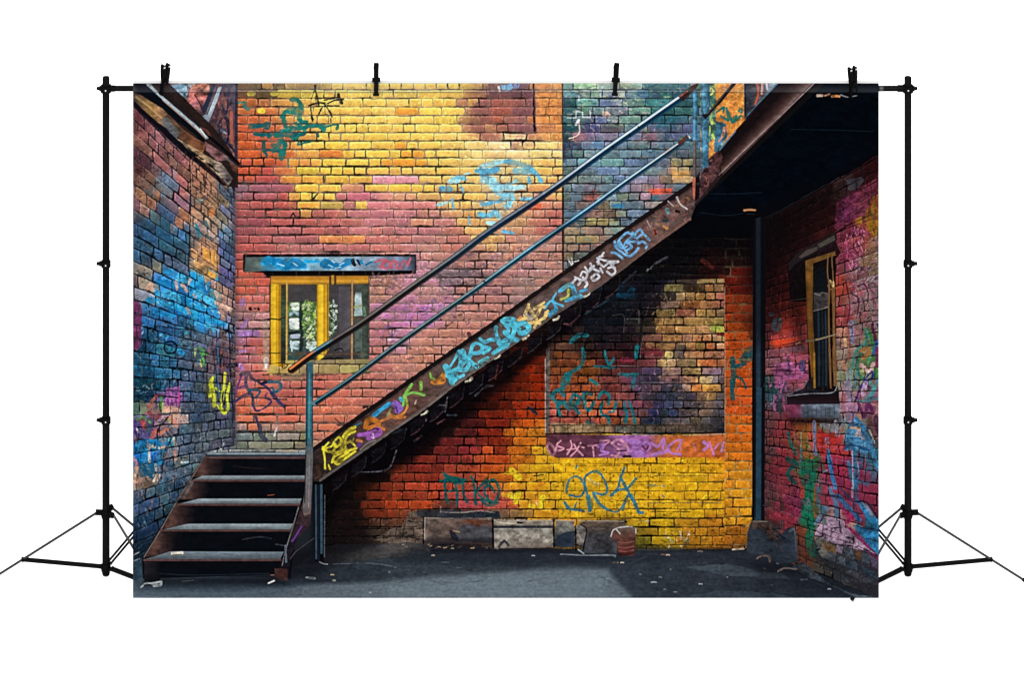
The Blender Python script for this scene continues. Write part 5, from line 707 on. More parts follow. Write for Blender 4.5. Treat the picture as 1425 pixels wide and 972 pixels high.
# --- short prop under the flight, newel, stringer
poly([(436, 674), (451, 672), (451, 782), (438, 782)], (8, 10, 15)); stroke([(439.5, 676), (440, 778)], 2.6, (44, 66, 84), smooth=False, id=40); stroke([(447, 676), (447.5, 770)], 3.4, (46, 74, 92), smooth=False, id=40); stroke([(452, 690), (451.5, 776)], 1.2, (74, 84, 92), smooth=False); stroke([(443.5, 676), (443.5, 780)], 3, (18, 24, 34), smooth=False, id=40)
stroke([(412, 768), (430, 754)], 2, (60, 56, 58), rough=.6)
for x_, ya, yb in ((589, 720, 758), (685.5, 724, 763), (770.5, 724, 762), (801, 732, 766)): stroke([(x_, ya), (x_+.5, yb)], 2.2, (12, 12, 18), smooth=False, rough=.5)
for xa, xb, y_ in ((591, 683, 721.5), (688, 768, 724.5), (774, 800, 725), (806, 868, 725.5)): stroke([(xa, y_), (xb, y_+.5)], 1.5, (172, 162, 148), smooth=False, rough=.6, op=.7)
STR = [(435, 624), (567.5, 530), (622, 492), (688, 447), (767.5, 390), (863, 322), (963.5, 253), (967, 288), (960, 307), (900, 350), (863, 379), (837, 398), (780, 435), (703.5, 489), (631, 540), (590, 572), (550, 599), (446, 671), (435, 671)]
poly(STR, ('x', 435, (40, 32, 32), 470, (56, 42, 40), 520, (84, 58, 52), 580, (98, 66, 58), 620, (84, 68, 64), 700, (92, 78, 74), 760, (88, 70, 66), 820, (98, 72, 66), 880, (94, 66, 60), 930, (108, 78, 72), 966, (84, 62, 60)), tex=.13, wob=.6, id=16)
def along(t0, t1, off, x0=435, y0=624, x1=964, y1=253, n=14, w=0):
    return [(x0+(x1-x0)*t, y0+(y1-y0)*t+off) for t in [t0+(t1-t0)*k/n for k in range(n+1)]]
for t, wd in ((0, 9), ):
    stroke([(x_, y_+3) for x_, y_ in STR[:7]], 6.5, ('x', 435, (22, 18, 20), 700, (26, 20, 22), 964, (30, 20, 22)), smooth=False, rough=.5, id=16)
stroke([(x_, y_+8) for x_, y_ in STR[:7]], 3, (62, 46, 44), smooth=False, op=.5)
low = STR[8:18]
stroke([(x_, y_-2) for x_, y_ in low], 4, ('x', 446, (88, 82, 78), 600, (108, 94, 88), 800, (84, 72, 70), 960, (120, 82, 70)), smooth=False, rough=.7, id=16)
stroke([(x_-.5, y_+1) for x_, y_ in low], 1.4, (14, 12, 16), smooth=False, rough=.4)
dabs([(436, 632), (964, 262), (960, 300), (450, 664)], 330, [(120, 74, 60), (60, 44, 44), (130, 100, 90), (44, 34, 36), (104, 92, 92), (150, 86, 60)], ln=(2, 8), w=(.7, 2.4), seed=91, op=.4, ang=-35)
dabs([(880, 320), (964, 262), (960, 300), (885, 350)], 80, [(160, 76, 50), (140, 92, 90), (50, 34, 40), (170, 130, 120), (60, 96, 110), (190, 130, 60)], ln=(2, 6), w=(.9, 2.4), seed=92, op=.6)
z4 = Z(780, 250); z3 = Z(580, 390); z2 = Z(380, 530)
for (x, y) in ((692, 498), (652, 530), (732, 470), (774, 444), (817, 411), (590, 576)): stroke([(x-4, y+2), (x+1, y), (x+4, y-3)], 3, (200, 188, 160), rough=1)
for q, w, c in ((z4(1050, 160, 1080, 220, 1140, 265), 2.6, (190, 175, 172)), (z4(970, 195, 1020, 240), 1.8, (170, 155, 155)), (z4(780, 370, 800, 410, 820, 450), 1.8, (165, 150, 155)), (z4(960, 270, 970, 300), 5, (86, 140, 150)), (z4(1045, 285, 1065, 290), 4, (20, 14, 20)), (z4(850, 460, 860, 490), 4, (96, 24, 24)), (z4(930, 420, 960, 440), 5, (190, 130, 60)), (z4(935, 375, 960, 370), 4, (40, 60, 70))): stroke(q, w, c, rough=.6)
LBL = (98, 168, 222)
for q, w in ((z4(490, 560, 500, 610, 560, 660, 620, 690, 670, 660, 700, 620), 2.6), (z4(530, 550, 560, 600, 600, 660), 2.6), (z4(540, 590, 520, 560, 560, 510, 600, 480, 640, 490), 2.6), (z4(570, 600, 590, 560, 640, 520, 650, 480), 2.6), (z4(590, 640, 640, 610, 620, 580, 590, 570), 2.6), (z4(600, 570, 640, 560, 700, 560), 2.2), (z4(670, 520, 680, 480, 720, 450, 740, 480), 2.2), (z4(690, 530, 740, 490, 760, 500, 800, 545), 2.2), (z4(700, 580, 740, 560, 780, 590, 770, 620), 2), (z4(510, 590, 560, 620, 600, 600), 2.4), (z4(460, 660, 500, 665, 560, 710), 2.4)): stroke(q, w*1.42, LBL, rough=.5, tex=.15)
WH = (200, 202, 210)
for q, w in ((z4(440, 740, 520, 740, 480, 750), 2.2), (z4(390, 660, 340, 730), 2), (z4(330, 710, 400, 730), 2), (z4(340, 760, 350, 700, 380, 690), 2.4), (z4(390, 730, 430, 740, 490, 800), 2.4), (z4(400, 780, 450, 740, 480, 760), 2), (z4(420, 830, 460, 860, 495, 830, 470, 790, 430, 800), 2.4), (z4(270, 760, 290, 800, 350, 830), 2.4), (z4(300, 780, 260, 830), 2.2), (z4(220, 790, 250, 830, 270, 800), 2.2), (z4(280, 890, 320, 850, 350, 880, 300, 910, 280, 880), 2.2), (z4(180, 870, 200, 830, 240, 850, 230, 890), 2.2), (z4(200, 880, 240, 940, 220, 972), 2.4), (z4(110, 930, 150, 890, 180, 920, 160, 950), 2.2), (z4(130, 880, 200, 910), 2), (z4(360, 800, 380, 840), 2), (z4(330, 740, 390, 790), 2)): stroke(q, w*1.42, WH, rough=.4)
v2 = Z(740, 340, 4.42)
for q, w, c in ((v2(80, 390, 120, 350, 150, 400, 110, 430), 5, (60, 165, 210)), (v2(150, 300, 130, 350, 190, 380), 4, (70, 170, 210)), (v2(170, 290, 240, 250, 270, 310, 300, 320), 6, (70, 172, 215)), (v2(300, 290, 335, 280), 4.5, (50, 150, 200)), (v2(180, 340, 220, 320, 225, 280), 4, (170, 180, 70)), (v2(200, 270, 240, 240), 3, (120, 170, 150)), (v2(210, 350, 260, 330), 5, (60, 160, 205)), (v2(110, 440, 130, 410), 4, (60, 150, 195))): stroke(q, w, c, rough=1, tex=.16)
GD = (228, 190, 105)
for q, w in ((z3(970, 320, 1000, 250, 1010, 220), 2.6), (z3(920, 360, 960, 350, 1000, 340, 1020, 380), 3.4), (z3(1010, 250, 1060, 320, 1080, 350), 2.6), (z3(1060, 260, 1110, 230, 1150, 200), 2.6), (z3(1090, 310, 1120, 250, 1150, 240), 2.8), (z3(1100, 370, 1160, 330, 1180, 280), 2.8), (z3(1010, 400, 1060, 380, 1110, 390), 3), (z3(1020, 350, 1060, 330), 2.4), (z3(1060, 430, 1090, 370), 2.4), (z3(1150, 350, 1160, 290), 2)): stroke(q, w*1.42, GD, rough=.6)
for q, w in ((z3(990, 310, 1020, 330, 1050, 310), 2), (z3(1000, 350, 1040, 350), 2)): stroke(q, w, (190, 195, 205), rough=.5)
stroke(z3(925, 345, 940, 330), 3.4, (225, 120, 50), rough=.6)
CN = (72, 188, 216)
for q, w in ((z3(260, 780, 290, 840, 320, 920), 6), (z3(270, 860, 340, 900, 350, 860), 5), (z3(290, 800, 350, 700, 380, 640), 2.6), (z3(330, 820, 390, 780, 410, 640, 440, 700, 480, 740), 4.4), (z3(370, 810, 440, 810, 480, 750), 4), (z3(410, 770, 450, 730), 2.4), (z3(480, 680, 500, 600, 540, 570, 590, 600, 570, 650, 500, 660), 4), (z3(490, 660, 470, 720, 540, 780), 4.4), (z3(590, 600, 660, 620, 600, 660), 3.4), (z3(570, 530, 610, 560, 660, 540, 720, 540), 3.6), (z3(715, 425, 715, 470, 750, 560, 800, 540), 3.4), (z3(770, 370, 820, 400, 870, 400, 870, 360, 790, 355), 5), (z3(800, 400, 830, 460, 790, 470, 840, 520, 810, 590), 4.4), (z3(860, 380, 880, 440, 860, 520, 900, 540), 5), (z3(690, 660, 750, 620, 800, 590), 4.4), (z3(910, 400, 960, 390, 1010, 430, 960, 480, 910, 440), 5), (z3(930, 480, 980, 480), 4), (z3(740, 570, 780, 600), 4), (z3(380, 880, 420, 860), 3.4), (z3(560, 740, 640, 700), 3)): stroke(q, w*1.42, CN, rough=.7, tex=.14)
dabs(z3(470, 800, 560, 740, 650, 690, 640, 730, 500, 830), 30, [(110, 170, 160), (60, 140, 150), (40, 40, 44)], ln=(2, 5), w=(1, 2.2), seed=93, op=.8)
stroke(z3(800, 380, 830, 385), 1.6, (20, 50, 60)); stroke(z3(940, 450, 980, 440), 1.6, (20, 60, 70))
for q, w, c in ((z3(120, 840, 130, 880, 150, 890), 3, (120, 190, 60)), (z3(140, 920, 200, 900, 240, 850, 240, 920, 160, 930), 4.4, (215, 125, 35)), (z3(35, 920, 40, 970), 3.4, (130, 200, 70)),
                (z2(1170, 230, 1190, 130, 1250, 35), 4, (118, 195, 72)), (z2(1180, 140, 1260, 110, 1361, 130), 3.6, (118, 195, 72)), (z2(1200, 150, 1210, 230), 3, (150, 190, 60)), (z2(1335, 20, 1335, 80), 3.4, (130, 200, 70)), (z2(1150, 160, 1160, 180), 5, (60, 165, 205)), (z2(1100, 210, 1150, 250, 1130, 270), 9, (136, 88, 190)), (z2(1110, 240, 1120, 280), 3, (80, 50, 130)), (z2(905, 320, 980, 260, 1045, 210), 6, (38, 158, 215)), (z2(1040, 300, 1100, 330, 1180, 290, 1210, 240), 4, (220, 128, 48)), (z2(1100, 340, 1190, 330), 3.4, (205, 115, 45)), (z2(960, 370, 1010, 350, 1060, 330), 3.4, (210, 120, 48)), (z2(1030, 320, 1060, 260), 2.6, (120, 140, 90)), (z2(835, 420, 850, 370, 900, 350, 950, 400, 860, 430), 8, (190, 104, 30)), (z2(960, 420, 1000, 440), 5, (200, 110, 40)), (z2(780, 490, 850, 480, 930, 440, 960, 470, 860, 520), 8, (150, 78, 172)), (z2(770, 590, 790, 570), 7, (92, 52, 130)), (z2(860, 460, 920, 430, 950, 440), 1.8, (30, 12, 40)), (z2(790, 620, 860, 560, 920, 540), 3, (110, 104, 104)), (z2(740, 410, 790, 380), 3, (40, 100, 120)), (z2(760, 540, 800, 550), 4, (220, 128, 60)), (z2(1250, 180, 1300, 200), 4, (110, 76, 66)), (z2(1280, 210, 1290, 180), 1.6, (200, 170, 150)), (z2(900, 480, 910, 520, 890, 510), 1.6, (210, 200, 200))): stroke(q, w, c, rough=.7)
YW = (226, 208, 30)
for q, w in ((z2(445, 620, 500, 560), 2.6), (z2(450, 600, 465, 700, 470, 795), 2.6), (z2(455, 610, 490, 640, 540, 640, 560, 600), 2.4), (z2(480, 610, 530, 590, 560, 540, 600, 510, 610, 560, 570, 600, 540, 570), 2.2), (z2(620, 610, 620, 540, 660, 470, 740, 420), 3), (z2(650, 600, 650, 540, 680, 490, 740, 460), 2.6), (z2(690, 440, 735, 425), 3), (z2(540, 660, 600, 640, 660, 620), 2.4), (z2(530, 740, 560, 680, 640, 650, 750, 610), 3), (z2(560, 740, 600, 700, 680, 650), 2.4), (z2(540, 720, 580, 755, 640, 710, 740, 640), 3), (z2(500, 760, 515, 800), 2.2), (z2(560, 570, 575, 600), 2.2), (z2(670, 560, 700, 550, 740, 590), 2.4)): stroke(q, w*1.15, YW, rough=.4)
dabs(z2(480, 560, 740, 430, 750, 620, 560, 720), 26, [(160, 150, 50), (60, 66, 40), (190, 170, 60)], ln=(2, 5), w=(1, 2.4), seed=94, op=.6)
stroke(z2(560, 345, 610, 390), 1.4, (18, 14, 18)); stroke(z2(590, 400, 640, 390), 4, (18, 14, 18), rough=1); stroke(z2(650, 320, 640, 380), 1, (18, 14, 18)); stroke(z3(470, 480, 480, 520), 4, (18, 14, 18), rough=1); stroke(z2(820, 240, 850, 235), 3.6, (24, 18, 22), rough=1)
for q in (z4(70, 720, 100, 770), z4(100, 710, 110, 760), z4(130, 740, 160, 730)): stroke(q, 2, (215, 205, 190), rough=.5)
stroke(z2(400, 780, 420, 860, 380, 880), 5, (92, 52, 36), rough=1.4, op=.5)

# --- posts and rails
stroke([(783.3, 262), (783.6, 380)], 3.0, (44, 26, 26), smooth=False, rough=.3, id=28); stroke([(785, 300), (785, 376)], .8, (130, 96, 80), smooth=False, op=.6)
poly([(975, 112), (988, 112), (986, 232), (976, 236)], ('x', 975, (50, 104, 132), 979, (82, 150, 184), 983, (58, 122, 156), 988, (36, 74, 100)), tex=.16, id=20)
dabs([(975, 130), (988, 130), (985, 232), (976, 232)], 26, [(40, 80, 104), (120, 160, 180), (30, 50, 74)], ln=(4, 12), w=(.8, 2.4), seed=95, op=.6, ang=88)
poly([(963.5, 128), (970.5, 124), (970, 200), (964.5, 196)], ('x', 963, (40, 84, 118), 966, (84, 150, 190), 970, (44, 88, 120)), tex=.16, id=29)
stroke([(966.5, 196), (966, 250)], 3.4, (106, 92, 92), smooth=False, tex=.12, id=29); stroke([(968.6, 196), (968, 250)], 1, (30, 26, 32), smooth=False)
poly([(963.5, 250), (968, 246), (967, 278), (964.5, 278)], (185, 88, 62), tex=.1, id=29); poly([(968, 246), (974, 240), (973, 276), (967, 280)], (18, 14, 18))
poly([(976, 160), (983, 158), (990, 150), (1020, 114), (1028, 112), (1004, 142), (994, 152), (982, 166)], (30, 24, 28), tex=.08, id=17); stroke([(984, 158), (1000, 140), (1020, 114)], 1.4, (110, 100, 110), op=.7)
UP = [(405, 515.5), (437, 492), (500, 452), (550, 416.5), (580, 395), (630, 360), (680, 322.5), (735, 286), (780, 255), (840, 211), (888, 177.5), (930, 148), (956, 130)]
def rail(P, w, stops, id):
    U = spline(P, 6)
    for off, ww, key in ((0, w, 0), (w*.17, w*.55, 1), (-w*.22, w*.3, 2)):
        U2 = [(x_+off*.55, y_+off*.83) for x_, y_ in U]
        stroke(U2, ww, tuple(['x']+[v for s in stops for v in (s[0], s[1][key])]), smooth=False, tex=.06, id=id if key == 0 else None)
stroke([(x_+2.6, y_+4.2) for x_, y_ in UP], 1.6, (26, 20, 24), op=.5)
rail(UP, 9.4, [(404, ((30, 20, 20), (30, 18, 16), (235, 120, 45))), (434, ((40, 28, 26), (26, 20, 22), (215, 110, 60))), (440, ((30, 70, 92), (14, 26, 36), (70, 130, 160))), (457, ((34, 60, 78), (14, 22, 30), (92, 140, 160))), (464, ((60, 52, 52), (24, 20, 22), (104, 92, 90))), (580, ((74, 70, 68), (26, 24, 26), (120, 112, 108))), (620, ((54, 74, 88), (20, 34, 46), (120, 128, 130))), (680, ((38, 72, 98), (14, 44, 70), (110, 116, 130))), (740, ((48, 66, 92), (18, 30, 48), (124, 130, 146))), (790, ((52, 72, 96), (14, 40, 64), (170, 184, 196))), (840, ((30, 84, 118), (10, 50, 80), (196, 216, 226))), (940, ((34, 108, 146), (8, 48, 78), (205, 230, 240)))], 17)
poly([(944, 134), (966, 116), (974, 114), (968, 124), (950, 141)], (60, 34, 34), tex=.14); stroke([(946, 134), (956, 127)], 2.4, (150, 82, 60)); stroke([(962, 118), (972, 114)], 2, (120, 120, 130))
for (x, y) in ((876, 187), (852, 203), (888, 176)): stroke([(x, y), (x+1.5, y+3)], 1.6, (10, 16, 30))
LO = [(436, 563), (489, 527), (550, 481.5), (580, 460), (634, 422), (669, 397.5), (734, 350), (783, 316), (823, 288), (866, 256.5), (919, 219), (950, 197)]
stroke([(x_+1.8, y_+3.6) for x_, y_ in LO], 1.4, (26, 20, 24), op=.45)
rail(LO, 6.8, [(436, ((28, 76, 92), (12, 38, 50), (66, 128, 146))), (560, ((40, 84, 96), (18, 44, 52), (120, 140, 140))), (620, ((34, 90, 104), (8, 48, 60), (124, 138, 134))), (670, ((28, 110, 134), (8, 56, 74), (130, 160, 164))), (735, ((24, 124, 160), (6, 60, 86), (130, 196, 214))), (782, ((20, 70, 96), (8, 36, 54), (84, 130, 150))), (800, ((28, 110, 156), (6, 56, 92), (130, 186, 214))), (880, ((30, 110, 150), (8, 56, 88), (190, 214, 226))), (950, ((40, 104, 136), (14, 50, 74), (200, 196, 190)))], 18)
stroke([(946, 199), (951, 195), (957, 191)], 6, (86, 48, 38), rough=.6); stroke([(957, 194), (962, 195)], 5, (30, 66, 92), rough=.8); stroke([(958, 189), (960, 192)], 2, (215, 225, 230)); stroke([(673, 391), (676, 394)], 2.4, (30, 24, 28))
stroke([(924, 213), (932, 207)], 1.6, (200, 150, 110), op=.8)
poly([(426, 506), (436, 503), (435.5, 622), (434.5, 674), (432, 716), (424, 719), (421, 712), (424.5, 674), (425.5, 560)], ('y', 505, (46, 92, 108), 560, (44, 118, 136), 605, (40, 104, 120), 632, (92, 92, 96), 690, (104, 98, 100), 716, (96, 84, 82)), tex=.07, id=19)
stroke([(427.2, 508), (426.6, 620)], 2, (18, 48, 62), smooth=False, op=.85); stroke([(434.6, 520), (434.6, 622)], 1.4, (16, 40, 50), smooth=False, op=.8); stroke([(430.6, 520), (430.2, 610)], 1.6, (92, 156, 172), smooth=False, op=.6); stroke([(427, 508), (426.8, 540)], 2, (96, 52, 46), op=.7)
stroke([(425.6, 632), (424, 700)], 1.6, (30, 28, 32), smooth=False, op=.9); stroke([(430.5, 640), (429.5, 706)], 1.6, (150, 146, 146), smooth=False, op=.5); stroke([(423, 716), (431, 715)], 1.6, (130, 96, 80), rough=.4)
stroke([(434, 561), (438, 564)], 4, (92, 110, 116), rough=.5)
# --- right wall darkened further, then the print as a whole
shade([(1056, 300), (1110, 290), (1100, 440), (1056, 470)], .45, 24, (.05, .03, .04))
shade([(1056, 560), (1226, 560), (1226, 836), (1056, 836)], .16, 20, (.06, .05, .08))
shade([(1056, 700), (1130, 760), (1226, 790), (1226, 836), (1056, 800)], .3, 16, (.06, .07, .09))
walls = np.isin(pid, (1, 2, 3, 35)).astype(np.float32)[..., None]
ng = noise(3.2, 2.4, 101, 2); nh = noise(2.6, 3.4, 102, 2); ni = noise(40, 30, 103, 3); nj = noise(7, 4, 104, 2)
spk = np.clip(ng-.5, 0, 1)*1.5*np.clip(.7+ni, .1, 1.6)
calm = 1-.6*((Y < 640) & (pid == 1) & (X > 326) & (Y < 624-.70*(X-435)))[..., None].astype(np.float32)
img *= 1-np.clip(spk, 0, .34)[..., None]*walls*calm
lt = np.clip(nh-.6, 0, 1)*1.5*np.clip(.8-ni, 0, 1.4)
img += (np.clip(lt, 0, .35)[..., None]*walls)*(img*.6+.04)
img *= 1+.06*nj[..., None]*walls*calm+.02*ng[..., None]
up = ((Y < 640)&(pid == 1)&(X > 326)&(Y < 624-.70*(X-435))).astype(np.float32)[..., None]
img[...] = img*(1+up*np.array([.07, .045, .02], np.float32))
grey = img@np.array([.35, .5, .15], np.float32)
img[...] = grey[..., None]*.11+img*.89
def blur(a, r):
    for ax in (0, 1):
        k = np.exp(-np.arange(-3*r, 3*r+1)**2/(2.*r*r)); k /= k.sum(); out = 0
        for i, w in enumerate(k): out = out+w*np.roll(a, i-3*r, ax)
        a = out
    return a.astype(np.float32)
gr = (pid == 5).astype(np.float32)[..., None]
st_ = noise(34, 2.2, 105, 3); img *= 1+gr*(.045*st_+.05*ng+.03*NC)[..., None]
lum = img.mean(-1, keepdims=True); df = lum-blur(lum, 3)
img[pid == 6] *= 1.08
img += .66*df+.12*(img-blur(img, 2)-df)
np.clip(img, 0, 1, out=img)
# the sewn top pocket: paler band paints in the crossbar's highlight seen through the cloth
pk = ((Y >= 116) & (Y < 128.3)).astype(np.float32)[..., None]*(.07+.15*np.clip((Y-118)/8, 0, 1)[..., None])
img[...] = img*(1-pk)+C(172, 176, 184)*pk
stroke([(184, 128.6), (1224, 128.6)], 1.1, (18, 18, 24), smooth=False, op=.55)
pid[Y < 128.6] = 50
pid[pid == 0] = 1
# ================================================================== the scene
import bpy, bmesh
from mathutils import Vector, Matrix
for o in list(bpy.data.objects): bpy.data.objects.remove(o)
scn = bpy.context.scene; COL = scn.collection
U = .0027                 # metres to one cloth unit
CAMD, CAMH = 20., 10.
def P3(px, py, d=0.):
    """place from cloth units: across, up, and d metres in front of the poles"""
    s = CAMD/(CAMD-d); x = (px-712.5)*U/s; zs = (806-py)*U
    return Vector((x, -d, CAMH+(zs-CAMH)/s))
def tag(o, label=None, cat=None, group=None, kind=None):
    for k, v in (('label', label), ('category', cat), ('group', group), ('kind', kind)):
        if v: o[k] = v
    return o
def empty(name, loc, label, cat, group=None):
    o = bpy.data.objects.new(name, None); o.empty_display_size = .05; COL.objects.link(o); o.location = loc
    return tag(o, label, cat, group)
# ---- materials
def mat(name):
    m = bpy.data.materials.new(name); m.use_nodes = True; nt = m.node_tree; nt.nodes.clear()
    return m, nt, nt.nodes.new('ShaderNodeOutputMaterial')
def metal(name, base, gloss, rough, bump=0.):
    """powder-coated steel: a dull body with a faint sheen"""
    m, nt, out = mat(name); N = nt.nodes; L = nt.links
    d = N.new('ShaderNodeBsdfDiffuse'); g = N.new('ShaderNodeBsdfGlossy'); a = N.new('ShaderNodeAddShader')
    tc = N.new('ShaderNodeTexCoord'); n = N.new('ShaderNodeTexNoise'); n.inputs['Scale'].default_value = 60; n.inputs['Detail'].default_value = 4
    r = N.new('ShaderNodeMapRange'); r.inputs['To Min'].default_value = .8; r.inputs['To Max'].default_value = 1.25
    v = N.new('ShaderNodeVectorMath'); v.operation = 'SCALE'; v.inputs[0].default_value = base
    L.new(tc.outputs['Object'], n.inputs['Vector']); L.new(n.outputs['Fac'], r.inputs['Value']); L.new(r.outputs[0], v.inputs['Scale'])
    L.new(v.outputs[0], d.inputs['Color']); g.inputs['Color'].default_value = (*gloss, 1); g.inputs['Roughness'].default_value = rough
    L.new(d.outputs[0], a.inputs[0]); L.new(g.outputs[0], a.inputs[1]); L.new(a.outputs[0], out.inputs[0])
    return m
M_black = metal('black_coated_steel', (.0016, .0016, .0018), (.0028, .0028, .003), .22)
M_rod = metal('black_rod_steel', (.006, .006, .006), (.02, .02, .02), .25)
M_plastic = metal('black_plastic', (.0014, .0014, .0015), (.002, .002, .002), .35)
M_steel = metal('bare_steel', (.12, .12, .12), (.35, .35, .35), .3)
M_ring = metal('grey_ring', (.012, .012, .012), (.03, .03, .03), .3)
M_bronze = metal('bronze_spring', (.06, .03, .012), (.06, .04, .02), .35)
M_pad = metal('pale_rubber_tip', (.35, .34, .33), (.01, .01, .01), .5)
m, nt, out = mat('white_studio_floor'); b = nt.nodes.new('ShaderNodeBsdfDiffuse'); b.inputs['Color'].default_value = (.93, .93, .93, 1)
n = nt.nodes.new('ShaderNodeTexNoise'); n.inputs['Scale'].default_value = 3; r = nt.nodes.new('ShaderNodeMapRange'); r.inputs['To Min'].default_value = .92; r.inputs['To Max'].default_value = .95
nt.links.new(n.outputs['Fac'], r.inputs['Value']); nt.links.new(r.outputs[0], b.inputs['Color']); nt.links.new(b.outputs[0], out.inputs[0]); M_floor = m
INK = PRINT_GAIN = 1/2.45
m, nt, out = mat('printed_cloth'); N = nt.nodes; L = nt.links
b = N.new('ShaderNodeBsdfDiffuse'); b.inputs['Roughness'].default_value = 0; at = N.new('ShaderNodeAttribute'); at.attribute_name = 'ink'
tc = N.new('ShaderNodeTexCoord'); mp = N.new('ShaderNodeMapping'); mp.inputs['Scale'].default_value = (900, 1, 900)
wv = N.new('ShaderNodeTexNoise'); wv.inputs['Scale'].default_value = 1; wv.inputs['Detail'].default_value = 1
r = N.new('ShaderNodeMapRange'); r.inputs['To Min'].default_value = .95; r.inputs['To Max'].default_value = 1.05
v = N.new('ShaderNodeVectorMath'); v.operation = 'SCALE'
L.new(tc.outputs['Object'], mp.inputs['Vector']); L.new(mp.outputs[0], wv.inputs['Vector']); L.new(wv.outputs['Fac'], r.inputs['Value'])
L.new(at.outputs['Color'], v.inputs[0]); L.new(r.outputs[0], v.inputs['Scale']); L.new(v.outputs[0], b.inputs['Color']); L.new(b.outputs[0], out.inputs[0])
M_print = m
m, nt, out = mat('white_cloth_back'); b = nt.nodes.new('ShaderNodeBsdfDiffuse'); b.inputs['Color'].default_value = (.4, .4, .4, 1)
n = nt.nodes.new('ShaderNodeTexNoise'); n.inputs['Scale'].default_value = 400; r = nt.nodes.new('ShaderNodeMapRange'); r.inputs['To Min'].default_value = .37; r.inputs['To Max'].default_value = .43
nt.links.new(n.outputs['Fac'], r.inputs['Value']); nt.links.new(r.outputs[0], b.inputs['Color']); nt.links.new(b.outputs[0], out.inputs[0]); M_back = m
# ---- mesh helpers
def obj(name, bm, material, parent=None, smooth=True):
    bmesh.ops.recalc_face_normals(bm, faces=bm.faces); me = bpy.data.meshes.new(name); bm.to_mesh(me); bm.free()
    for p in me.polygons: p.use_smooth = smooth
    if smooth: me.set_sharp_from_angle(angle=math.radians(35))
    me.materials.append(material); o = bpy.data.objects.new(name, me); COL.objects.link(o)
    if parent is not None:
        off = Vector((0, 0, 0)); q = parent
        while q is not None: off = off+q.location; q = q.parent
        me.transform(Matrix.Translation(-off)); o.parent = parent
    return o
def tube(bm, a, b_, ra, rb=None, n=20):
    rb = ra if rb is None else rb; a = Vector(a); b_ = Vector(b_); ax = (b_-a).normalized()
    t = Vector((0, 0, 1)) if abs(ax.z) < .9 else Vector((1, 0, 0)); e = ax.cross(t).normalized(); f = ax.cross(e)
    A = [bm.verts.new(a+(e*math.cos(k*2*math.pi/n)+f*math.sin(k*2*math.pi/n))*ra) for k in range(n)]
    B = [bm.verts.new(b_+(e*math.cos(k*2*math.pi/n)+f*math.sin(k*2*math.pi/n))*rb) for k in range(n)]
    for k in range(n): bm.faces.new((A[k], A[(k+1) % n], B[(k+1) % n], B[k]))
    bm.faces.new(A[::-1]); bm.faces.new(B)
def turned(bm, c, prof, n=24):
    """solid of revolution about z: prof = (radius, height) list"""
    rings = [[bm.verts.new(Vector(c)+Vector((math.cos(k*2*math.pi/n)*r_, math.sin(k*2*math.pi/n)*r_, h))) for k in range(n)] for r_, h in prof]
    for A, B in zip(rings, rings[1:]):
        for k in range(n): bm.faces.new((A[k], A[(k+1) % n], B[(k+1) % n], B[k]))
    bm.faces.new(rings[0][::-1]); bm.faces.new(rings[-1])
def bar(bm, a, b_, w, h, side=None):
    """square-edged bar from a to b_, w across (horizontal), h deep"""
    a = Vector(a); b_ = Vector(b_); ax = (b_-a).normalized(); s = ax.cross(Vector((0, 0, 1))); s = s.normalized() if s.length > 1e-4 else Vector((1, 0, 0))
    u = s.cross(ax).normalized(); vs = []
    for p in (a, b_):
        for i, j in ((-1, -1), (1, -1), (1, 1), (-1, 1)): vs.append(bm.verts.new(p+s*i*w/2+u*j*h/2))
    for f in ((3, 2, 1, 0), (4, 5, 6, 7), (0, 1, 5, 4), (1, 2, 6, 5), (2, 3, 7, 6), (3, 0, 4, 7)): bm.faces.new([vs[k] for k in f])
# ---- floor
bm = bmesh.new(); vs = [bm.verts.new(p) for p in ((-90, -60, 0), (90, -60, 0), (90, 120, 0), (-90, 120, 0))]; bm.faces.new(vs)
tag(obj('floor', bm, M_floor, None, False), 'plain white studio floor running into the white background', 'floor', kind='structure')
# ---- the cloth
bd = empty('printed_cloth', P3(704, 833, .2)*1, 'large printed cloth showing a graffiti brick courtyard and metal staircase, hung from the crossbar', 'printed cloth')
NXG, NYG = 1384, 956
def depth(s): return .0165+.19*np.asarray(s)**3
jj = np.arange(NYG+1)/NYG; ii = np.arange(NXG+1)/NXG
dd = depth(jj); sc = CAMD/(CAMD-dd)
zs = (806-(OY+jj*CH))*U; zz = CAMH+(zs-CAMH)/sc
xs = (OX+ii*CW-712.5)*U
VX = (xs[None, :]/sc[:, None]); VY = np.broadcast_to(-dd[:, None], VX.shape); VZ = np.broadcast_to(zz[:, None], VX.shape)
verts = np.stack([VX, VY, VZ], -1).reshape(-1, 3)-np.array(bd.location)
# ink at each vertex (print colours are noted as displayed, so take them to linear)
def lin(c): return np.where(c <= .04045, c/12.92, ((c+.055)/1.055)**2.4)
fx = np.clip(ii*NW-.5, 0, NW-1.001); fy = np.clip(jj*NH-.5, 0, NH-1.001)
ix = fx.astype(int); iy = fy.astype(int); tx = (fx-ix)[None, :, None]; ty = (fy-iy)[:, None, None]
g = (img[iy][:, ix]*(1-tx)+img[iy][:, ix+1]*tx)*(1-ty)+(img[iy+1][:, ix]*(1-tx)+img[iy+1][:, ix+1]*tx)*ty
ink = lin(g)*PRINT_GAIN
ink = np.concatenate([ink, np.ones(ink.shape[:2]+(1,))], -1).reshape(-1, 4).astype(np.float32)
cx = ((np.arange(NXG)+.5)/NXG*NW).astype(int); cy = ((np.arange(NYG)+.5)/NYG*NH).astype(int)
fid = pid[cy][:, cx].reshape(-1)
J, I = np.meshgrid(np.arange(NYG), np.arange(NXG), indexing='ij'); a0 = (J*(NXG+1)+I).reshape(-1)
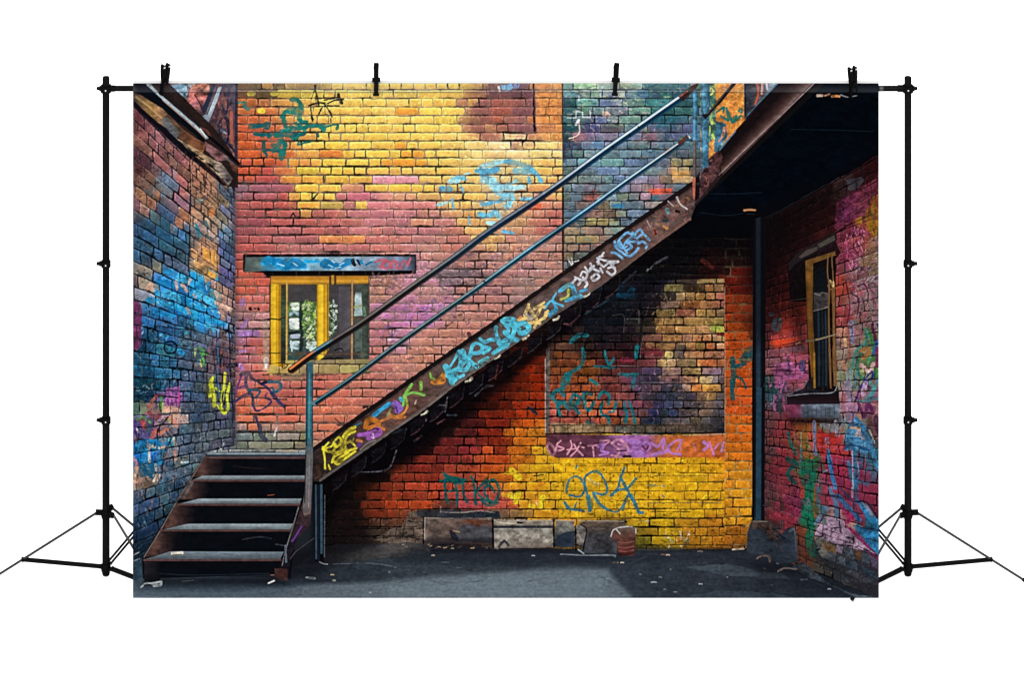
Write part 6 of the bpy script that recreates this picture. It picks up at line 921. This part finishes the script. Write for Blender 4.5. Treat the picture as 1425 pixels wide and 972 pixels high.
quads = np.stack([a0+NXG+1, a0+NXG+2, a0+1, a0], -1)
def cloth_part(k, name, parent, label=None):
    q = quads[fid == k]
    if len(q) == 0: return None
    u, inv = np.unique(q.reshape(-1), return_inverse=True); n = len(q)
    me = bpy.data.meshes.new(name); me.vertices.add(len(u)); me.vertices.foreach_set('co', verts[u].astype(np.float32).ravel())
    me.loops.add(4*n); me.loops.foreach_set('vertex_index', inv.reshape(-1).astype(np.int32))
    me.polygons.add(n); me.polygons.foreach_set('loop_start', (np.arange(n)*4).astype(np.int32))
    me.update(calc_edges=True)
    ca = me.color_attributes.new('ink', 'FLOAT_COLOR', 'POINT'); ca.data.foreach_set('color', ink[u].ravel())
    me.materials.append(M_print); me.validate()
    o = bpy.data.objects.new(name, me); COL.objects.link(o); o.parent = parent
    if label: o['label'] = label
    return o
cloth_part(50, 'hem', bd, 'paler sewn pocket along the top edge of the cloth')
cloth_part(1, 'printed_wall', bd, 'printed back wall of yellow, orange, pink and blue painted brick')
cloth_part(2, 'printed_wall', bd, 'printed side wall in perspective, blue and grey brick with cyan paint')
cloth_part(3, 'printed_wall', bd, 'printed side wall in perspective, dark red and magenta brick with graffiti')
cloth_part(4, 'printed_ceiling', bd, 'printed black underside of the landing'); cloth_part(5, 'printed_ground', bd, 'printed dark grey wet asphalt with litter')
w = cloth_part(7, 'printed_window', bd, 'printed window with trees mirrored in its glass, bright yellow frame')
for k, nm in ((6, 'frame'), (8, 'lintel'), (9, 'sill')): cloth_part(k, nm, w)
w = cloth_part(25, 'printed_window', bd, 'printed narrow dark window with ochre frame and iron bars')
for k, nm in ((24, 'frame'), (26, 'lintel'), (27, 'sill')): cloth_part(k, nm, w)
st = cloth_part(10, 'printed_staircase', bd, 'printed rusty metal staircase rising to the right')
for k in (11, 12, 13, 14, 15): cloth_part(k, 'step', st)
cloth_part(16, 'stringer', st, 'brown steel stringer covered in coloured graffiti tags'); cloth_part(17, 'handrail', st, 'thick upper handrail, blue with a rusty lower end'); cloth_part(18, 'handrail', st, 'thin lower handrail, teal blue')
cloth_part(19, 'post', st, 'teal newel post at the foot of the rails'); cloth_part(20, 'post', st, 'thick pale blue post at the head of the stairs'); cloth_part(28, 'post', st, 'thin rusty post halfway up'); cloth_part(29, 'post', st, 'narrow blue and rust post at the rail end'); cloth_part(40, 'prop', st)
cloth_part(21, 'printed_beam', bd, 'printed brown steel beam under the landing'); cloth_part(22, 'printed_beam', bd, 'printed rusty beam and gutter in the upper corner')
cloth_part(23, 'printed_downpipe', bd)
o = cloth_part(35, 'printed_bricked_opening', bd, 'printed bricked-up opening in dark and sandy brick with teal writing'); cloth_part(36, 'ledge', o, 'violet ledge with pink tags')
for k, lb in ((30, 'long brown stone block'), (31, 'pale concrete block'), (32, 'small blue-grey block'), (33, 'dark grey squared stone'), (34, 'rusty red can with torn paper rim'), (37, 'blue-grey corner stone beside the downpipe')):
    cloth_part(k, 'printed_can' if k == 34 else 'printed_stone', bd, lb)
bm = bmesh.new(); R = []
for k in range(41):
    s = k/40.; d = float(depth(s))-.0016; py = OY+s*CH
    R.append([bm.verts.new(P3(px, py, d)) for px in (OX+.3, OX+CW/2, OX+CW-.3)])
for A_, B_ in zip(R, R[1:]):
    for k in (0, 1): bm.faces.new((A_[k], B_[k], B_[k+1], A_[k+1]))
obj('backing', bm, M_back, bd)
bm = bmesh.new(); prof = [(116.2, .0148), (115.9, .012), (115.8, 0), (116.2, -.0135), (119, -.0165), (129, -.0165)]; R = []
for py, d in prof: R.append([bm.verts.new(P3(px, py+(-d*0), d)+Vector((0, 0, (d-.0148)*.5*-0))) for px in (OX+.3, OX+CW-.3)])
# the pocket's back half really passes over and behind the bar
for (v0_, v1_), (py, d) in zip(R, prof):
    z = (806-py)*U+(.0148)*.5
    for v_ in (v0_, v1_): v_.co.z = z
for A_, B_ in zip(R, R[1:]): bm.faces.new((A_[0], B_[0], B_[1], A_[1]))
obj('pocket_back', bm, M_back, bd)
# ---- crossbar
cb = empty('crossbar', P3(705, 123), 'long black steel crossbar joining the two stands, mostly hidden in the cloth hem', 'crossbar')
bm = bmesh.new(); tube(bm, P3(154, 123), P3(1257, 123), .0105, n=28); obj('bar', bm, M_black, cb)
bm = bmesh.new(); tube(bm, P3(1223.8, 123), P3(1229, 123), .0108, n=28); obj('joint_ring', bm, M_ring, cb)
bm = bmesh.new(); tube(bm, P3(1249, 123), P3(1257, 123), .0128, n=28); obj('end_sleeve', bm, M_plastic, cb)
bm = bmesh.new(); tube(bm, P3(154, 123), P3(160, 123), .0118, n=28); obj('end_sleeve', bm, M_plastic, cb)
# ---- stands
def stand(mir, label):
    f = (lambda px: 1411-px) if mir else (lambda px: px); sg = -1 if mir else 1
    q = lambda px, py, d=0.: P3(f(px), py, d)
    t = empty('tripod_stand', q(147.5, 806), label, 'tripod stand', 'tripod stands carrying the crossbar')
    base = q(147.5, 806); z = lambda py: (806-py)*U
    def pole_(name, y0, y1, r_):
        bm = bmesh.new(); turned(bm, base, [(r_*.92, z(y0)), (r_, z(y0-.6)), (r_, z(y1+.6)), (r_*.92, z(y1))]); return obj(name, bm, M_black, t)
    pole_('lower_pole', 800, 590, .0140); pole_('middle_pole', 590, 372, .0133); pole_('upper_pole', 372, 107, .0136)
    for yy in (367, 585, 123):
        bm = bmesh.new(); turned(bm, base, [(.0150, z(yy+5)), (.0178, z(yy+4.5)), (.0178, z(yy-3.6)), (.0150, z(yy-4.4))] if yy != 123 else [(.0150, z(yy+5.2)), (.0205, z(yy+4.8)), (.0205, z(yy-4.2)), (.0150, z(yy-5))])
        c = obj('collar' if yy != 123 else 'top_bracket', bm, M_plastic, t)
        bm = bmesh.new(); a = base+Vector((-sg*.014, 0, z(yy))); tube(bm, a, a+Vector((-sg*.011, 0, 0)), .0098, .0098); tube(bm, a+Vector((-sg*.010, 0, 0)), a+Vector((-sg*.0215, 0, 0)), .0066, .0066); obj('knob', bm, M_plastic, c)
        bm = bmesh.new(); a = base+Vector((0, -.0168-.0028*(yy == 123), z(yy))); tube(bm, a, a+Vector((0, -.002, 0)), .0028, n=14); obj('screw', bm, M_steel, c)
    bm = bmesh.new(); turned(bm, base, [(.015, z(722)), (.018, z(720)), (.018, z(713)), (.0155, z(710))])
    for e in ((133, 713.5, 0), (158, 718.5, .02), (157, 704.5, -.02)):
        bar(bm, base+Vector((0, 0, z(714))), q(*e), .012, .018)
    obj('leg_collar', bm, M_plastic, t)
    bm = bmesh.new(); turned(bm, base, [(.0125, z(801)), (.0145, z(799)), (.0145, z(797)), (.018, z(795)), (.018, z(787)), (.0155, z(785))]); obj('hub', bm, M_plastic, t)
    for (sx_, sy_, sd_), (jx, jy, jd), (fx_, fy_, fd_), (hx, hy, hd) in (
            ((134, 714.5, 0), (32, 780, .033), (-22, 815, .05), (141, 789, 0)),
            ((157, 716, .012), (218, 824, .154), (226, 838, .173), (155, 792, .012)) if mir else ((157, 716, .012), (218, 816, .118), (225, 829, .128), (155, 792, .012)),
            ((157, 708, -.012), (192, 739, -.300), (196.5, 743, -.345), (152, 784, -.012))):
        a = q(sx_, sy_, sd_); b_ = q(fx_, fy_, fd_); b_.z = .006
        bm = bmesh.new(); tube(bm, a, b_, .0047, .0047, 16); lg = obj('leg', bm, M_rod, t)
        bm = bmesh.new(); dr = (b_-a).normalized(); tube(bm, b_-dr*.03, b_, .0068, .0074, 16); obj('rubber_foot', bm, M_plastic, lg)
        h = q(hx, hy, hd); j = a+(b_-a)*((q(jx, jy, jd)-a).length/(b_-a).length)
        ax = (j-h).normalized(); s_ = ax.cross(Vector((0, 0, 1))).normalized()*.0075
        bm = bmesh.new(); bar(bm, h+s_, j+s_, .004, .009); bar(bm, h-s_, j-s_, .004, .009); br = obj('brace', bm, M_black, t)
        for w_ in (j, h): bm = bmesh.new(); tube(bm, w_-s_*1.5, w_+s_*1.5, .0055, n=14); obj('rivet', bm, M_plastic, br)
    return t
stand(False, 'black tripod stand beside the blue brick edge of the printed cloth')
stand(True, 'black tripod stand beside the dark magenta brick edge of the printed cloth')
# ---- spring clamps
def prism(bm, pts, y0, y1, M):
    A = [bm.verts.new(M@Vector((x, y0, z))) for x, z in pts]; B = [bm.verts.new(M@Vector((x, y1, z))) for x, z in pts]; n = len(pts)
    for k in range(n): bm.faces.new((A[k], A[(k+1) % n], B[(k+1) % n], B[k]))
    bm.faces.new(A[::-1]); bm.faces.new(B)
def clamp(px, rot, label, tilt=0., top=0.):
    """spring clamp: two crossing arms on a pivot; local x is the opening direction"""
    c = P3(px, 111+top, .016); t = empty('spring_clamp', c, label, 'clamp', 'spring clamps along the top of the cloth')
    Rm = Matrix.Translation(c)@Matrix.Rotation(tilt, 4, 'Y')@Matrix.Rotation(rot, 4, 'Z')
    for s in (-1, 1):
        y0, y1 = -.0092, .0092
        bm = bmesh.new(); pts = [(s*.0004, -.006), (s*.0006, .020), (s*.0025, .046), (s*.0065, .0575), (s*.0120, .060), (s*.0172, .0565), (s*.0168, .036), (s*.0148, .012), (s*.0120, -.006)]
        prism(bm, pts, y0, y1, Rm); hd = obj('handle', bm, M_plastic, t)
        bm = bmesh.new(); prism(bm, [(s*.0076, .0485), (s*.0080, .0540), (s*.0146, .0535), (s*.0152, .0480)], y0-.0012, y1+.0012, Rm); obj('tip', bm, M_pad if abs(math.sin(rot)) < .8 else M_plastic, hd)
        bm = bmesh.new(); s2 = -s; pts = [(s2*.001, .006), (s2*.011, .002), (s2*.015, -.018), (s2*.0175, -.046), (s2*.0195, -.054), (s2*.0155, -.055), (s2*.0125, -.046), (s2*.009, -.020)]
        prism(bm, [(x*.9, zz_) for x, zz_ in pts], y0+.001, y1-.001, Rm); jw = obj('jaw', bm, M_plastic, t)
        bm = bmesh.new(); prism(bm, [(s2*.0105, -.046), (s2*.0175, -.046), (s2*.0180, -.053), (s2*.0125, -.0535)], y0-.0025, y1+.0025, Rm); obj('pad', bm, M_plastic, jw)
    bm = bmesh.new(); tube(bm, Rm@Vector((0, -.0155, 0)), Rm@Vector((0, .0155, 0)), .0085, n=18); obj('pivot', bm, M_plastic, t)
    bm = bmesh.new()
    for k in range(5): a = -.006+k*.003; tube(bm, Rm@Vector((0, a-.0011, -.0005)), Rm@Vector((0, a+.0011, -.0005)), .0088, n=18)
    obj('spring', bm, M_bronze, t)
clamp(229.5, math.radians(38), 'black spring clamp with two pale handle tips, above the blue brick side wall', .05)
clamp(523.5, math.radians(90), 'black spring clamp seen edge-on over the yellow bricks')
clamp(857, math.radians(82), 'black spring clamp over the blue-green painted bricks, leaning slightly', .04)
clamp(1187, math.radians(30), 'black spring clamp with two pale handle tips, over the black ceiling corner', -.04, 4)
# ---- camera, light
cam = bpy.data.cameras.new('camera'); co = bpy.data.objects.new('camera', cam); COL.objects.link(co); scn.camera = co
co.location = (0, -CAMD, CAMH); co.rotation_euler = (math.radians(90), 0, 0)
wd = 1425*U; cam.sensor_width = 36; cam.sensor_fit = 'HORIZONTAL'; cam.lens = 36*CAMD/wd; cam.clip_end = 400; cam.clip_start = .5
cam.shift_y = -(CAMH-(806-486)*U)/wd
W = bpy.data.worlds.new('World'); scn.world = W; W.use_nodes = True; bg = W.node_tree.nodes['Background']
bg.inputs['Color'].default_value = (1, 1, 1, 1); bg.inputs['Strength'].default_value = 2.1
sl_ = bpy.data.lights.new('sun', 'SUN'); sl_.energy = 1.2; sl_.angle = math.radians(12); so = bpy.data.objects.new('sun', sl_); COL.objects.link(so)
so.rotation_euler = (math.radians(52), 0, math.radians(12)); so.location = (2, -6, 6)
scn.render.engine = 'CYCLES'; scn.cycles.samples = 96; scn.cycles.max_bounces = 4
scn.view_settings.view_transform = 'Standard'; scn.view_settings.look = 'None'; scn.view_settings.exposure = 0; scn.view_settings.gamma = 1
